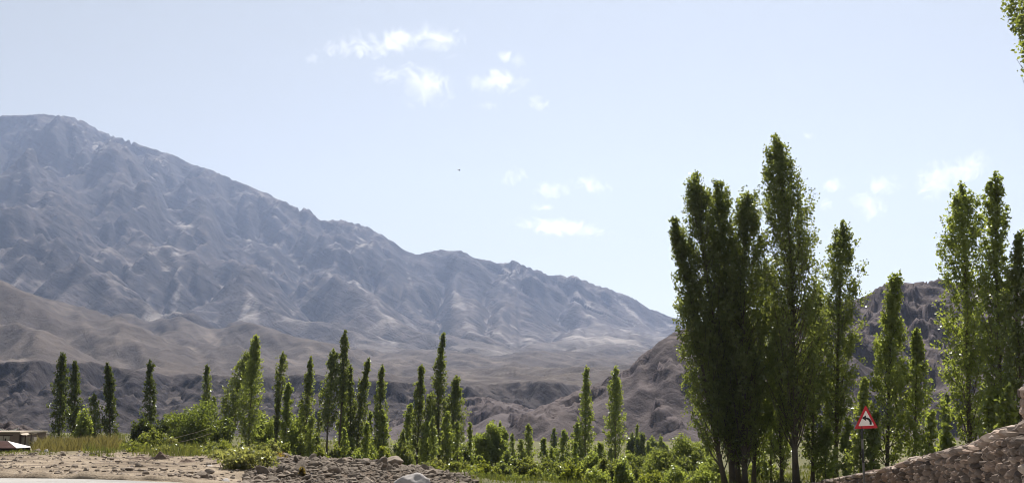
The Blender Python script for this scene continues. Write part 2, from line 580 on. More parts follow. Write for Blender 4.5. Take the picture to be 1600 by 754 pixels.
Z = Z + (0.25 + 0.75 * crag) * rel * (22 * (ridged((X + wx) / 130, (Y + wy) / 480, 41, 5, 0.55) - 0.9) + 9 * (ridged((X + wx * .4) / 38, (Y + wy) / 170, 49, 4, 0.6) - 0.9) + 4 * fbm(X / 26, Y / 40, 43, 3))
#st = 62 + 12 * fbm(X / 500, Y / 500, 48, 2); q = (Z + 0.12 * X) / st; Z = Z + crag * st * 0.55 * (sstep(0.35, 0.95, q - np.floor(q)) - (q - np.floor(q)))
q = (Z + 0.55 * X + 28 * fbm(X / 300, Y / 300, 48, 3)) / 130
Z = Z + (0.3 + 0.7 * crag) * rel * 24 * (ridged(q, Y / 1400, 50, 4) - 0.8)
Z = fit_skyline(X, Y, Z, SKY_A, 3500, 3)
Z = Z - 120 * sstep(2480, 2200, Y)
gy, gx = np.gradient(Z, 9.5)
slope = np.hypot(gx, gy)
scree = 0.8 * sstep(1.8, 4.2, flow) * sstep(0.95, 0.45, slope) + 0.3 * sstep(0.42, 0.22, slope)
scree = np.clip(scree + 0.6 * sstep(0.15, 0.6, fbm(X / 260, Y / 700, 77, 4)) * sstep(0.9, 0.5, slope) + 0.8 * sstep(0.3, 0.7, fbm((X + 0.25 * Y) / 60, Y / 650, 78, 4)) * sstep(1.1, 0.7, slope), 0, 1)
mt = link('mountain', grid_mesh('mountain', X, Y, Z, {'scree': scree}), M['mountain'])
tag(mt, 'hazy blue grey mountain range behind the whole valley', 'mountain', kind='structure')

# --- smooth brown foothills and alluvial fans
X, Y = lattice(-1500, 1150, 790, 2620, 9.0)
ridgesB = [([(-250, 330, 1900), (-80, 395, 1750), (0, 432, 1680), (75, 462, 1600), (150, 498, 1480), (230, 545, 1320), (300, 583, 1120)], 0.42, 1.0),
           ([(-80, 480, 1350), (60, 520, 1250), (160, 560, 1080)], 0.36, 1.0),
           ([(60, 478, 2350), (150, 491, 2300), (260, 498, 2200), (390, 504, 2050), (480, 532, 1800), (560, 570, 1450), (620, 592, 1150)], 0.34, 1.0),
           ([(260, 520, 1900), (340, 545, 1600), (400, 580, 1250)], 0.34, 1.0),
           ([(390, 503, 2400), (560, 545, 2350), (640, 560, 1900), (700, 590, 1350)], 0.30, 1.0),
           ([(560, 548, 2450), (720, 553, 2420), (960, 555, 2400), (1200, 555, 2400)], 0.10, 1.0),
           ([(840, 556, 2350), (830, 575, 1700), (800, 590, 1300)], 0.16, 1.0)]
Z = skeleton(X + 30 * fbm(X / 200, Y / 200, 13, 3), Y + 30 * fbm(X / 200, Y / 200, 19, 3), ridgesB)
nearY = 900.0
ncurve = np.array([P(px, py, nearY) for px, py in [(-500, 572), (0, 572), (150, 579), (250, 589), (400, 596), (560, 602), (700, 604), (880, 600), (1000, 592), (1500, 580)]])
zb = np.interp(X / Y, ncurve[:, 0] / nearY, ncurve[:, 2])
base = zb + np.where(Y > nearY, (Y - nearY) * 0.042, (Y - nearY) * 0.25)
Z = np.maximum(Z, base + 3 * fbm(X / 120, Y / 300, 6, 3))
Z = Z + sstep(880, 1100, Y) * (6 * fbm(X / 90, Y / 160, 31, 4) + 20 * (ridged((X + 0.45 * Y) / 150, (Y - 0.3 * X) / 560, 27, 4, 0.45) - 0.8))
Z, A = erode(Z, 9.0, 12, 0.016, 0.5, 0.12, 2)
flow = np.log(A)
X, Y, Z, flow = up2(X), up2(Y), up2(Z), up2(flow)
Z = Z + 1.3 * fbm(X / 20, Y / 26, 53, 4) + 4.5 * (ridged((X + 0.45 * Y) / 48, (Y - 0.3 * X) / 240, 54, 4, 0.55) - 0.85)
Z = np.minimum(Z, EYE + Y * np.interp(X / Y, [P(p, 0, 1)[0] for p in (-300, 0, 100, 200, 390, 480, 560, 700, 1300)],
                                      [(650 - q) / F for q in (320, 428, 470, 490, 500, 530, 545, 549, 549)]) + 4 * fbm(X / 60, Y / 60, 8, 3))
gy, gx = np.gradient(Z, 4.5)
slope = np.hypot(gx, gy)
scree = np.clip(0.6 * sstep(1.8, 4.5, flow) + 0.5 * sstep(0.2, 0.06, slope) + 0.35 * sstep(0.0, 0.6, fbm(X / 140, Y / 300, 71, 4)) + 0.5 * sstep(0.1, 0.6, fbm((X + 0.4 * Y) / 22, (Y - .3 * X) / 260, 74, 4)), 0, 1)
ft = link('foothills', grid_mesh('foothills', X, Y, Z, {'scree': scree}), M['foothill'])
tag(ft, 'smooth brown foothills and fans below the mountain', 'hills', kind='structure')

# --- the eroded river terrace
X, Y = lattice(-620, 420, 560, 960, 3.0)
topc = np.array([P(px, py, 900.0) for px, py in [(-600, 570), (0, 571), (60, 569), (100, 573), (140, 571), (200, 579), (260, 589), (300, 586), (350, 590), (400, 594),
                                                 (480, 588), (560, 598), (640, 603), (700, 606), (760, 604), (830, 598), (880, 602), (960, 606), (1200, 600)]])
zt = np.interp(X / Y, topc[:, 0] / 900.0, topc[:, 2])
edge = 825 + 55 * fbm(X / 150, Y * 0 + 3.1, 91, 3) + 45 * (ridged(X / 60 + 0.004 * Y, Y * 0 + 7.7, 92, 4) - 0.8)
s = (Y - 600) / (edge - 600)
prof = np.where(s < 0.72, 0.46 * np.clip(s, 0, 1) / 0.72, 0.46 + 0.54 * sstep(0.72, 0.98, s))
zbot = -13.0
Z = zbot + (zt - zbot) * prof + (Y > edge) * 0.0
face = sstep(0.02, 0.3, s) * sstep(1.25, 0.9, s)
Z = Z + face * (7 * (ridged(X / 70, Y / 260, 61, 5) - 0.85) + 2 * fbm(X / 30, Y / 60, 62, 4))
Z, A = erode(Z, 3.0, 14, 0.03, 0.45, 0.03, 3)
flow = np.log(A)
X, Y, Z, flow = up2(X), up2(Y), up2(Z), up2(flow)
s = (Y - 600) / 230
wx = 5 * fbm(X / 16, Y / 16, 67, 3)
out = sstep(0.05, 0.22, fbm(X / 55, Y / 40, 68, 4)) * sstep(0.1, 0.4, s) * sstep(1.25, 1.0, s)
Z = Z + out * sstep(1.0, 0.8, s) * (1.5 + 2.0 * ridged((X + wx) / 12, (Y + wx) / 40, 69, 4))
Z = Z + sstep(0.0, 0.3, s) * (2.4 * (ridged((X + wx) / 14, (Y - wx) / 60, 65, 5, 0.6) - 0.9) + 0.5 * fbm(X / 6, Y / 6, 66, 3)) * (0.25 + 0.75 * sstep(1.5, 1.0, s))
ztu = np.interp(X / Y, topc[:, 0] / 900.0, topc[:, 2])
Z = np.minimum(Z, ztu * (Y / 900.0) ** 0.5 + 1.2 * fbm(X / 25, Y / 25, 93, 4) + 0.5)
gy, gx = np.gradient(Z, 1.5)
slope = np.hypot(gx, gy)
scree = np.clip(0.7 * sstep(1.5, 4.0, flow) * sstep(0.9, 0.4, slope) + 0.5 * sstep(0.25, 0.1, slope) + 0.35 * sstep(0.1, 0.6, fbm(X / 60, Y / 90, 72, 4)), 0, 1)
tr_ = link('river_terrace', grid_mesh('river_terrace', X, Y, Z, {'scree': scree}), M['terrace'])
tag(tr_, 'dark eroded terrace cliffs below the brown foothills', 'cliffs', kind='structure')

# --- the rocky hill on the right and the low knolls before it
SKY_D = [(700, 632), (740, 618), (790, 628), (835, 640), (880, 621), (930, 600), (985, 576), (1000, 556), (1040, 527), (1056, 518), (1100, 505), (1180, 490), (1260, 480),
         (1340, 468), (1352, 462), (1370, 450), (1395, 440), (1415, 443), (1440, 441), (1470, 437), (1500, 445), (1540, 450), (1570, 440), (1600, 420), (1750, 370), (2200, 300)]
X, Y = lattice(-110, 520, 330, 760, 2.6)
ridgesD = [([(835, 642, 430), (880, 622, 450), (930, 600, 470), (985, 577, 480), (1000, 556, 480), (1040, 527, 485), (1056, 518, 490), (1100, 505, 520), (1180, 490, 560),
             (1260, 480, 610), (1340, 468, 630), (1395, 440, 630), (1470, 437, 630), (1520, 450, 620), (1600, 420, 590), (1750, 370, 540), (2200, 300, 520)], 0.60, 1.0),
           ([(1056, 518, 490), (1075, 580, 452), (1066, 640, 430)], 0.9, 1.0),
           ([(1395, 440, 630), (1350, 520, 540), (1330, 600, 480)], 0.7, 1.0),
           ([(1470, 437, 630), (1450, 520, 540), (1500, 620, 450)], 0.7, 1.0),
           ([(1600, 420, 590), (1560, 520, 500), (1600, 620, 420)], 0.7, 1.0),
           ([(715, 622, 660), (760, 617, 650), (800, 626, 620), (850, 636, 580)], 0.45, 1.0),
           ([(760, 617, 650), (775, 648, 560), (790, 680, 480)], 0.5, 1.0),
           ([(930, 640, 440), (880, 655, 425), (845, 668, 415)], 0.55, 1.0)]
wx = 9 * fbm(X / 50, Y / 50, 81, 4); wy = 9 * fbm(X / 50, Y / 50, 82, 4)
Z = skeleton(X + wx, Y + wy, ridgesD)
base = -8.0 - (Y - 420) * 0.02 - 5.0 * sstep(440, 380, Y) + 0.8 * fbm(X / 40, Y / 40, 84, 3)
rel = np.clip((Z - base) / 15, 0, 1)
rock = sstep(-0.15, 0.35, fbm(X / 90, Y / 90, 85, 3))
Z = np.maximum(Z + rel * (5 * (ridged(X / 60, Y / 60, 86, 5) - 0.9) * (0.4 + rock)), base)
Z, A = erode(Z, 2.6, 12, 0.02, 0.45, 0.03, 4)
flow = np.log(A)
X, Y, Z, flow = up2(X), up2(Y), up2(Z), up2(flow)
rel = np.clip((Z + 8 + (Y - 420) * 0.02) / 10, 0, 1)
rock = sstep(-0.1, 0.35, fbm(X / 90, Y / 90, 85, 3)) * 0.9 + 0.1
out = sstep(0.20, 0.26, fbm(X / 30, Y / 30, 98, 5, 0.55)) * rel
wx = 3 * fbm(X / 9, Y / 9, 99, 3)
Z = Z + out * (0.8 + 2.2 * ridged((X + wx) / 7, (Y - wx) / 20, 97, 4, 0.65))
rock = np.maximum(rock * 0.8, out)
Z = Z + rel * rock * (1.0 * (ridged(X / 16, Y / 40, 88, 4) - 0.95) + 1.2 * (ridged(X / 7, Y / 7, 89, 3) - 0.9)) + rel * 0.25 * fbm(X / 4, Y / 4, 90, 3)
q = (Z + 0.6 * X + 4 * fbm(X / 45, Y / 45, 95, 3)) / 15
Z = Z + rel * sstep(60, 120, X) * 3.2 * (ridged(q, Y / 160, 96, 4) - 0.8)
Z = fit_skyline(X, Y, Z, SKY_D, 400, 3, 800, -0.12, 0.85)
gy, gx = np.gradient(Z, 1.3)
slope = np.hypot(gx, gy)
scree = np.clip(0.7 * sstep(1.5, 4.0, flow) * sstep(0.9, 0.4, slope) + 0.4 * sstep(0.25, 0.1, slope) + 0.35 * sstep(0.0, 0.6, fbm(X / 60, Y / 90, 73, 4)) + 0.2, 0, 1) * (1 - 0.7 * rock * rel)
hl = link('rocky_hillside', grid_mesh('rocky_hillside', X, Y, Z, {'scree': scree}), M['hill'])
tag(hl, 'dark stony hillside rising behind the tall poplars', 'hill', kind='structure')

# ------------------------------------------------------------------ near ground
GC = []
for p in [(-300, 748, 30), (-100, 747.5, 30), (0, 747, 30), (150, 748, 30), (300, 750, 29.5),
          (-300, 734, 32), (0, 735, 32), (150, 736, 32), (300, 740, 31.5), (0, 721, 40), (150, 718, 42), (300, 721, 42), (-300, 722, 40),
          (-300, 708, 58), (0, 708, 58), (100, 706, 58), (200, 707, 56), (300, 711, 50), (360, 717, 45), (420, 720, 42),
          (-300, 708, 74), (-30, 707, 72), (25, 707, 72), (100, 700, 78), (200, 700, 78), (0, 697, 95), (100, 692, 110), (200, 690, 110), (320, 692, 108), (390, 698, 104),
          (480, 722, 42), (520, 721, 42), (560, 722, 41), (613, 718, 40), (650, 722, 40), (690, 744, 41), (720, 754, 43), (760, 765, 45),
          (420, 765, 33), (550, 780, 31), (650, 795, 30), (480, 732, 58), (560, 736, 58), (640, 740, 58), (720, 748, 60),
          (450, 718, 100), (550, 725, 98), (680, 733, 95), (760, 740, 105), (915, 742, 118), (1010, 744, 110), (1060, 748, 105), (1100, 745, 150),
          (800, 754, 70), (900, 756, 75), (1000, 758, 70), (1080, 760, 65),
          (800, 722, 220), (1000, 712, 250), (500, 705, 250), (100, 684, 250), (300, 688, 250), (-300, 682, 250),
          (1000, 688, 420), (1300, 688, 420), (1600, 688, 420), (0, 688, 590), (350, 688, 590), (700, 688, 590), (-300, 688, 590), (1300, 700, 250), (1600, 700, 250),
          (1150, 757, 55), (1245, 757, 55), (1310, 750, 57), (1400, 742, 52), (1500, 735, 47), (1580, 730, 42), (1700, 720, 40), (1400, 735, 80), (1550, 725, 80),
          (1353, 786, 30), (1200, 800, 29), (1000, 800, 29), (800, 790, 29)]:
    GC.append(P(*p))
for x, y, z in [(-8, -4, 0), (0, -4, 0), (8, -4, 0), (-8, 4, 0), (0, 4, 0), (8, 4, 0.05), (-8, 10, 0), (0, 10, 0), (6, 12, 0.1), (-12, 18, 0), (0, 18, -0.1), (7, 18, -0.1),
                (-15, 25, 0), (-4, 25, -0.15), (9, 25, -0.5), (11, 35, -1.45), (12.2, 42, -2.1), (13, 47, -2.6), (14, 22, -0.5), (16, 30, -1.0)]:
    GC.append(np.array([x, y, z]))
GC = np.array(GC)
GCa = GC[:, 0] / np.maximum(GC[:, 1], 12.0)
GCl = np.log(np.maximum(GC[:, 1], 2.0))


def ground0(X, Y):
    X = np.asarray(X, float); Y = np.asarray(Y, float)
    a = X / np.maximum(Y, 12.0); l = np.log(np.maximum(Y, 2.0))
    num = 0; den = 0
    for ga, gl, gz in zip(GCa, GCl, GC[:, 2]):
        d2 = ((a - ga) / 0.045) ** 2 + ((l - gl) / 0.085) ** 2
        w = np.exp(-0.5 * np.minimum(d2, 60)) + 1e-3 / (1 + d2) ** 1.5
        num = num + w * gz; den = den + w
    return num / den


def road_edge(X):
    return 29.7 - 0.04 * (X + 14) ** 2 * (X > -14) * (X < -4) - 4.0 * (X >= -4)


def road_mask(X, Y):
    """1 on the road"""
    edge = road_edge(X)
    return sstep(0.0, 0.25, edge - Y) * sstep(9.6, 9.2, X)


def ground(X, Y):
    X = np.asarray(X, float); Y = np.asarray(Y, float)
    z = ground0(X, Y)
    rm = road_mask(X, Y)
    z = z + (1 - rm) * (0.05 * fbm(X / 2.1, Y / 2.1, 101, 4) + 0.10 * fbm(X / 6, Y / 6, 102, 3)) * sstep(0, 40, Y)
    return z


def gz(x, y):
    return float(ground(np.array([x]), np.array([y]))[0])


ys = np.concatenate([np.linspace(-6, 26, 40), np.exp(np.linspace(math.log(26.2), math.log(75), 240)), np.exp(np.linspace(math.log(75.5), math.log(640), 130))])
aa = np.linspace(-0.85, 0.85, 420)
Yg, Ag = np.meshgrid(ys, aa, indexing='ij')
Xg = Ag * np.maximum(Yg, 16.0)
Zg = ground(Xg, Yg)
rm = road_mask(Xg, Yg)
pxg = 800 + F * Xg / np.maximum(Yg, 10)
green = sstep(52, 64, Yg + 6 * fbm(Xg / 5, Yg / 5, 111, 3)) * sstep(0.9, 0.2, -0.0 + 0 * Yg)
green = np.maximum(green, sstep(40, 44, Yg) * sstep(700, 740, pxg))
green = green * (0.55 + 0.45 * sstep(-0.3, 0.3, fbm(Xg / 9, Yg / 9, 112, 3)))
green = np.maximum(green, 0.9 * sstep(80, 120, Yg))
green = np.maximum(green, 0.9 * sstep(28, 31, Yg) * sstep(712, 735, pxg) * sstep(1290, 1270, pxg))
loam_gap_shade = sstep(395, 425, pxg) * sstep(745, 715, pxg) * sstep(30.5, 31.5, Yg) * sstep(48, 44, Yg)  # heap: shade of the gaps between stones painted into the ground colour
loam_gap_shade = np.maximum(loam_gap_shade, 0.8 * sstep(0.15, 0.5, fbm(Xg / 3.5, Yg / 1.2, 141, 4)) * sstep(30, 32, Yg) * sstep(56, 50, Yg))
gr_o = link('ground', grid_mesh('ground', Xg, Yg, Zg - 0.06 * rm, {'green': green, 'loam_gap_shade': loam_gap_shade}), M['ground'])
tag(gr_o, 'stony earth and valley floor', 'ground', kind='structure')

# road sheet
xs_ = np.linspace(-40, 9.3, 90); vv = np.linspace(0, 1, 60)
Xr, Vr = np.meshgrid(xs_, vv)
edge = road_edge(Xr) - 0.1 + 0.12 * fbm(Xr / 1.1, Xr * 0, 121, 3)
Yr = -6 + Vr * (edge + 6)
Zr = ground0(Xr, Yr) + 0.004
rd = link('road', grid_mesh('road', Xr, Yr, Zr), M['road'])
tag(rd, 'pale dusty road', 'road', kind='structure')


# ------------------------------------------------------------------ haze
hz = MB(); hz.box((0, 3400, 780), (16000, 8400, 1700))
hm = NT('valley_haze')
pv = hm.n('ShaderNodeVolumePrincipled')
pv.inputs['Color'].default_value = (*HAZE_COLOR, 1)
pv.inputs['Density'].default_value = HAZE_DENSITY
pv.inputs['Anisotropy'].default_value = 0.5
hm.l(pv.outputs[0], hm.out.inputs['Volume'])
ho = link('haze', hz.mesh('haze'), hm.m)
tag(ho, 'thin pale haze filling the valley', 'haze', kind='stuff')


# ------------------------------------------------------------------ foliage
def leaves_mesh(name, pts, tint, size, rng, elong=1.35, up=0.0):
    n = len(pts)
    pts = np.asarray(pts)
    d = rng.normal(size=(n, 3)); d /= np.linalg.norm(d, axis=1, keepdims=True) + 1e-9
    d[:, 2] += up
    d /= np.linalg.norm(d, axis=1, keepdims=True) + 1e-9
    e = rng.normal(size=(n, 3))
    e -= d * np.sum(e * d, axis=1, keepdims=True)
    e /= np.linalg.norm(e, axis=1, keepdims=True) + 1e-9
    s = size * (0.65 + 0.7 * rng.random((n, 1)))
    L = d * s * elong * 0.5; W = e * s * 0.5
    v = np.stack([pts - L, pts + W - 0.15 * L, pts + L, pts - W - 0.15 * L], 1).reshape(-1, 3)
    f = np.arange(4 * n)
    return mesh_from(name, v, f, 4, False, {'tint': np.repeat(np.clip(tint, 0, 1), 4)})


def bez(a, b, c, t):
    return (1 - t) ** 2 * a + 2 * t * (1 - t) * b + t * t * c


def poplar(label, base, top, Y, w, cs=0.12, nl=None, leaf=None, mat='leaf_poplar', group=None, seed=0, prof=None, gap=0.0, trunk_r=None,
           nb=None, wind=1.5, loose=1.0, name='poplar_tree', bark='bark', px_trunk=None, cat='tree'):
    """columnar tree: trunk with steep limbs, leaves in twigs along the limbs. base/top in photo pixels, w = crown width in pixels"""
    rng = np.random.default_rng(seed * 7919 + 13)
    b = P(base[0], base[1], Y); t = P(top[0], top[1], Y)
    b[2] = gz(b[0], b[1]) - 0.05
    H = t[2] - b[2]
    lean = t[0] - b[0]
    W = 1.32 * w * mpp(Y) / 2
    if leaf is None: leaf = 0.055 + 0.0006 * Y
    if nl is None:
        nl = int(np.clip(H * W * 2 * 0.75 * 2.8 / (leaf * leaf * 0.5), 900, 75000))
    if nb is None: nb = int(np.clip(H * 12, 50, 260))
    prof = prof or [(0.0, 0.45), (0.15, 0.8), (0.35, 1.0), (0.55, 0.92), (0.75, 0.68), (0.9, 0.36), (1.0, 0.06)]
    pt = np.array([p[0] for p in prof]); pw = np.array([p[1] for p in prof])
    wob = rng.normal(size=4) * 0.012 * H

    def axis(t_):
        t_ = np.asarray(t_, float)
        x = lean * np.clip(t_, 0, 1.05) ** wind + wob[0] * np.sin(t_ * 5 + wob[1] * 9) * t_
        y = wob[2] * np.sin(t_ * 4 + wob[3] * 7) * t_
        return np.stack([x, y, t_ * H], -1)
    r0 = trunk_r or (0.0078 * H + 0.02)
    tb = MB()
    ts = np.linspace(0, 0.97, 14)
    tb.tube([tuple(p) for p in axis(ts)], [r0 * (1 - 0.92 * q) * (1.35 if q == 0 else 1) for q in ts], 7)
    pts = []; tin = []
    per = nl / (nb * 1.15)
    # clumping: gaps in the crown where limbs carry few leaves
    for i in range(nb):
        t0 = cs * 0.6 + (0.90 - cs * 0.6) * (i + rng.random()) / nb
        az = i * 2.39996 + rng.normal() * 0.5
        L = (0.08 + 0.19 * rng.random()) * (1 - 0.45 * t0)
        t1 = t0 + min(L, (0.988 - t0) * rng.uniform(0.45, 1.0))
        tc = np.clip((t1 - cs) / (1 - cs), 0, 1)
        r1 = W * np.interp(tc, pt, pw) * (0.55 + 0.5 * rng.random()) * (1 + gap * rng.normal() * 0.5)
        s = np.linspace(0, 1, 6)
        c = axis(t0 + (t1 - t0) * s)
        rr = r1 * s ** 0.75
        c[:, 0] += np.cos(az) * rr; c[:, 1] += np.sin(az) * rr
        rb = r0 * (1 - 0.9 * t0) * 0.28
        if (i % 2 == 0 or H > 14) and t1 > cs - 0.04:
            tb.tube([tuple(p) for p in c[::1]], [rb * (1 - 0.85 * q) for q in s], 4, False)
        if t1 < cs: continue
        if gap and rng.random() < gap * 0.45: continue
        ntw = max(2, int(per / 9))
        q = 0.22 + 0.82 * rng.random(ntw) ** 0.8
        cc = np.stack([np.interp(q, s, c[:, k]) for k in range(3)], -1)
        ts_ = 0.075 * W * loose + 0.02
        pf = 0.6 + 0.4 * np.interp(tc, pt, pw)
        cc += rng.normal(size=cc.shape) * ts_ * pf * np.array([1, 1, 1.3])
        k = max(4, int(per / ntw))
        lp = np.repeat(cc, k, 0) + rng.normal(size=(ntw * k, 3)) * (0.04 * W * loose + leaf * 0.45) * pf * np.array([1, 1, 1.4])
        pts.append(lp)
        tin.append(np.repeat(rng.random(ntw) * 0.5, k) + rng.random(ntw * k) * 0.5)
    # leader
    nt = int(nl * 0.08)
    q = cs + (0.985 - cs) * rng.random(nt) ** 0.6
    c = axis(q)
    c += rng.normal(size=c.shape) * (0.09 * W + 0.05) * (1.05 - q[:, None] * 0.7)
    pts.append(c); tin.append(rng.random(nt))
    pts = np.concatenate(pts); tin = np.concatenate(tin)
    keep = pts[:, 2] > 0.15
    pts, tin = pts[keep], tin[keep]
    root = empty(name, tuple(b), label, cat, group)
    link('trunk', tb.mesh('trunk', True), M[bark], root)
    link('crown', leaves_mesh('crown', pts, tin, leaf, rng, 1.6, 0.35), M[mat], root)
    return root


def bush(label, px, ptop, pbase, w, Y, mat='leaf_shrub', seed=0, leaf=None, dens=1.0, group=None, name='shrub', lobes=9, spiky=0.0, cat='shrub', depth=None, bark='bark_dark', trunk=0.0):
    rng = np.random.default_rng(seed * 104729 + 7)
    b = P(px, pbase, Y); t = P(px, ptop, Y)
    b[2] = gz(b[0], b[1]) - 0.05
    H = max(t[2] - b[2], 0.25)
    W = 1.15 * w * mpp(Y) / 2
    H *= 1.12
    D = (depth or W)
    if leaf is None: leaf = 0.04 + 0.00085 * Y
    n = int(np.clip(W * 2 * H * 5.0 * dens / (leaf * leaf * 0.5), 300, 22000))
    sb = MB()
    pts = []; tin = []
    nlob = lobes * 3
    z0 = trunk * H
    for i in range(nlob):
        az = rng.random() * 2 * math.pi
        rr = math.sqrt(rng.random()) * 0.86
        hh = (0.12 + 0.76 * rng.random()) * math.sqrt(max(0.05, 1 - rr * rr * 0.92))
        if i == 0: rr, hh = 0.12, 0.86
        c = np.array([math.cos(az) * rr * W, math.sin(az) * rr * D, z0 + hh * (H - z0)])
        k = n // nlob
        rad = np.array([0.24 * W, 0.24 * D, 0.16 * (H - z0) + 0.03])
        g = rng.normal(size=(k, 3))
        g /= np.linalg.norm(g, axis=1, keepdims=True)
        g *= (0.55 + 0.55 * rng.random((k, 1)) ** 0.5)
        sub = rng.integers(0, 14, k)
        off = rng.normal(size=(14, 3)) * 0.35
        lp = c + (g * 0.75 + off[sub]) * rad
        if spiky:
            lp[:, 2] += spiky * H * rng.random(k) ** 3
        pts.append(lp)
        tin.append(rng.random() * 0.35 + rng.random(14)[sub] * 0.3 + rng.random(k) * 0.35)
        if i % 2 == 0:
            s0 = np.array([rng.normal() * 0.06 * W, rng.normal() * 0.06 * D, 0])
            mid = (s0 + c) / 2 + np.array([0, 0, -0.05 * H])
            sb.tube([tuple(s0), tuple(mid), tuple(c)], [0.012 * H + 0.008, 0.008 * H + 0.005, 0.004], 4, False)
    pts = np.concatenate(pts); tin = np.concatenate(tin)
    keep = pts[:, 2] > 0.02
    root = empty(name, tuple(b), label, cat, group)
    link('stems' if not trunk else 'trunk', sb.mesh('stems', True), M[bark], root)
    link('foliage' if not trunk else 'crown', leaves_mesh('foliage', pts[keep], tin[keep], leaf, rng, 1.5, 0.3), M[mat], root)
    return root


# ------------------------------------------------------------------ rocks
def rock_mesh(name, seed, subdiv=2, nplanes=16, flat=(1, 1, 1), rough=0.03):
    rng = np.random.default_rng(seed)
    bm = bmesh.new()
    bmesh.ops.create_icosphere(bm, subdivisions=subdiv, radius=1.0)
    v = np.array([x.co[:] for x in bm.verts])
    n = rng.normal(size=(nplanes, 3)); n /= np.linalg.norm(n, axis=1, keepdims=True)
    d = 0.55 + 0.45 * rng.random(nplanes)
    dots = v @ n.T
    r = np.where(dots > 0.05, d / np.maximum(dots, 0.05), 9).min(1)
    r = np.minimum(r, 1.35)
    for i, x in enumerate(bm.verts):
        p = Vector(v[i] * r[i])
        p += p.normalized() * rough * (mnoise.noise(p * 2.5 + Vector((seed, 0, 0))) * 2 + mnoise.noise(p * 6.0))
        x.co = Vector((p.x * flat[0], p.y * flat[1], p.z * flat[2]))
    me = bpy.data.meshes.new(name)
    bm.to_mesh(me); bm.free()
    me.update()
    return me


rock_protos = [rock_mesh('rubble_stone', 10 + i, 3, 11 + i % 5, (1.0, 0.75 + 0.05 * (i % 4), 0.5 + 0.06 * (i % 3))) for i in range(9)]
for rp in rock_protos: rp.materials.append(M['rock'])
rr = random.Random(5)
occupied = []


def place_stone(px, Y, size, sink=0.3, label=None, group=None, me=None, py=None, name='rubble_stone', tilt=0.5, mat=None, sc=None):
    p = P(px, 700, Y)
    z = gz(p[0], p[1])
    me = me or rr.choice(rock_protos)
    o = bpy.data.objects.new(name, me)
    COL.objects.link(o)
    o.scale = sc or tuple(size * 0.5 * k for k in (rr.uniform(0.85, 1.25), rr.uniform(0.85, 1.15), rr.uniform(0.75, 1.15)))
    o.rotation_euler = (rr.gauss(0, tilt), rr.gauss(0, tilt), rr.uniform(0, 6.28))
    o.location = (p[0], p[1], z + size * (0.28 - sink * 0.5))
    tag(o, label, 'rock', group)
    return o


G_BANK = 'loose stones on the roadside bank'
G_HEAP = 'rubble stones of the stone heap'
# flat bank to the left of the shrubs
cnt = 0
while cnt < 80:
    px = rr.uniform(-25, 400); Y = rr.uniform(30.6, 50) if rr.random() < 0.8 else rr.uniform(45, 60)
    s = min(0.5, 0.10 + rr.expovariate(11.0))
    place_stone(px, Y, s, 0.4, 'loose brown grey stone lying on the bare bank above the road', G_BANK, name='bank_stone', tilt=0.25)
    cnt += 1
# stone heap in the middle
cnt = 0
while cnt < 210:
    px = rr.uniform(405, 735)
    Y = rr.uniform(31.5, 44)
    s = min(0.6, 0.16 + rr.expovariate(10.0)) * (1.0 if px < 690 else 0.8)
    place_stone(px, Y, s, 0.25, 'angular grey brown stone in the rubble heap beside the road', G_HEAP, tilt=0.6)
    cnt += 1


# small gravel
def scatter_gravel(name, n, pxr, Yr, smax, seed, label):
    rng = np.random.default_rng(seed)
    bm = bmesh.new(); bmesh.ops.create_icosphere(bm, subdivisions=1, radius=1.0)
    bv = np.array([x.co[:] for x in bm.verts]); bf = np.array([[q.index for q in f.verts] for f in bm.faces]); bm.free()
    px = rng.uniform(*pxr, n); Y = Yr[0] + (Yr[1] - Yr[0]) * rng.random(n) ** 1.3
    X_ = (px - 800) / F * Y / CP
    keep = (road_mask(X_, Y) < 0.5)
    X_, Y = X_[keep], Y[keep]; n = len(X_)
    Zs = ground(X_, Y)
    s = np.minimum(smax, 0.02 + rng.exponential(0.03, n))
    V = bv[None] * (0.6 + 0.65 * rng.random((n, len(bv), 1)))
    V = V * s[:, None, None] * np.stack([rng.uniform(0.8, 1.4, n), rng.uniform(0.7, 1.1, n), rng.uniform(0.4, 0.8, n)], -1)[:, None, :]
    an = rng.uniform(0, 6.28, n); c, s_ = np.cos(an)[:, None], np.sin(an)[:, None]
    vx = V[..., 0] * c - V[..., 1] * s_; vy = V[..., 0] * s_ + V[..., 1] * c
    V = np.stack([vx + X_[:, None], vy + Y[:, None], V[..., 2] + Zs[:, None] + 0.2 * s[:, None]], -1).reshape(-1, 3)
    Fc = (bf[None] + (np.arange(n) * len(bv))[:, None, None]).reshape(-1, 3)
    o = link(name, mesh_from(name, V, Fc, 3, False), M['rock'])
    return tag(o, label, 'gravel', kind='stuff')


scatter_gravel('gravel', 1300, (-40, 420), (30.4, 58), 0.12, 3, 'small gravel strewn over the bare bank')
scatter_gravel('rubble_chippings', 11000, (395, 745), (30.5, 47), 0.24, 4, 'small broken stones filling the rubble heap')


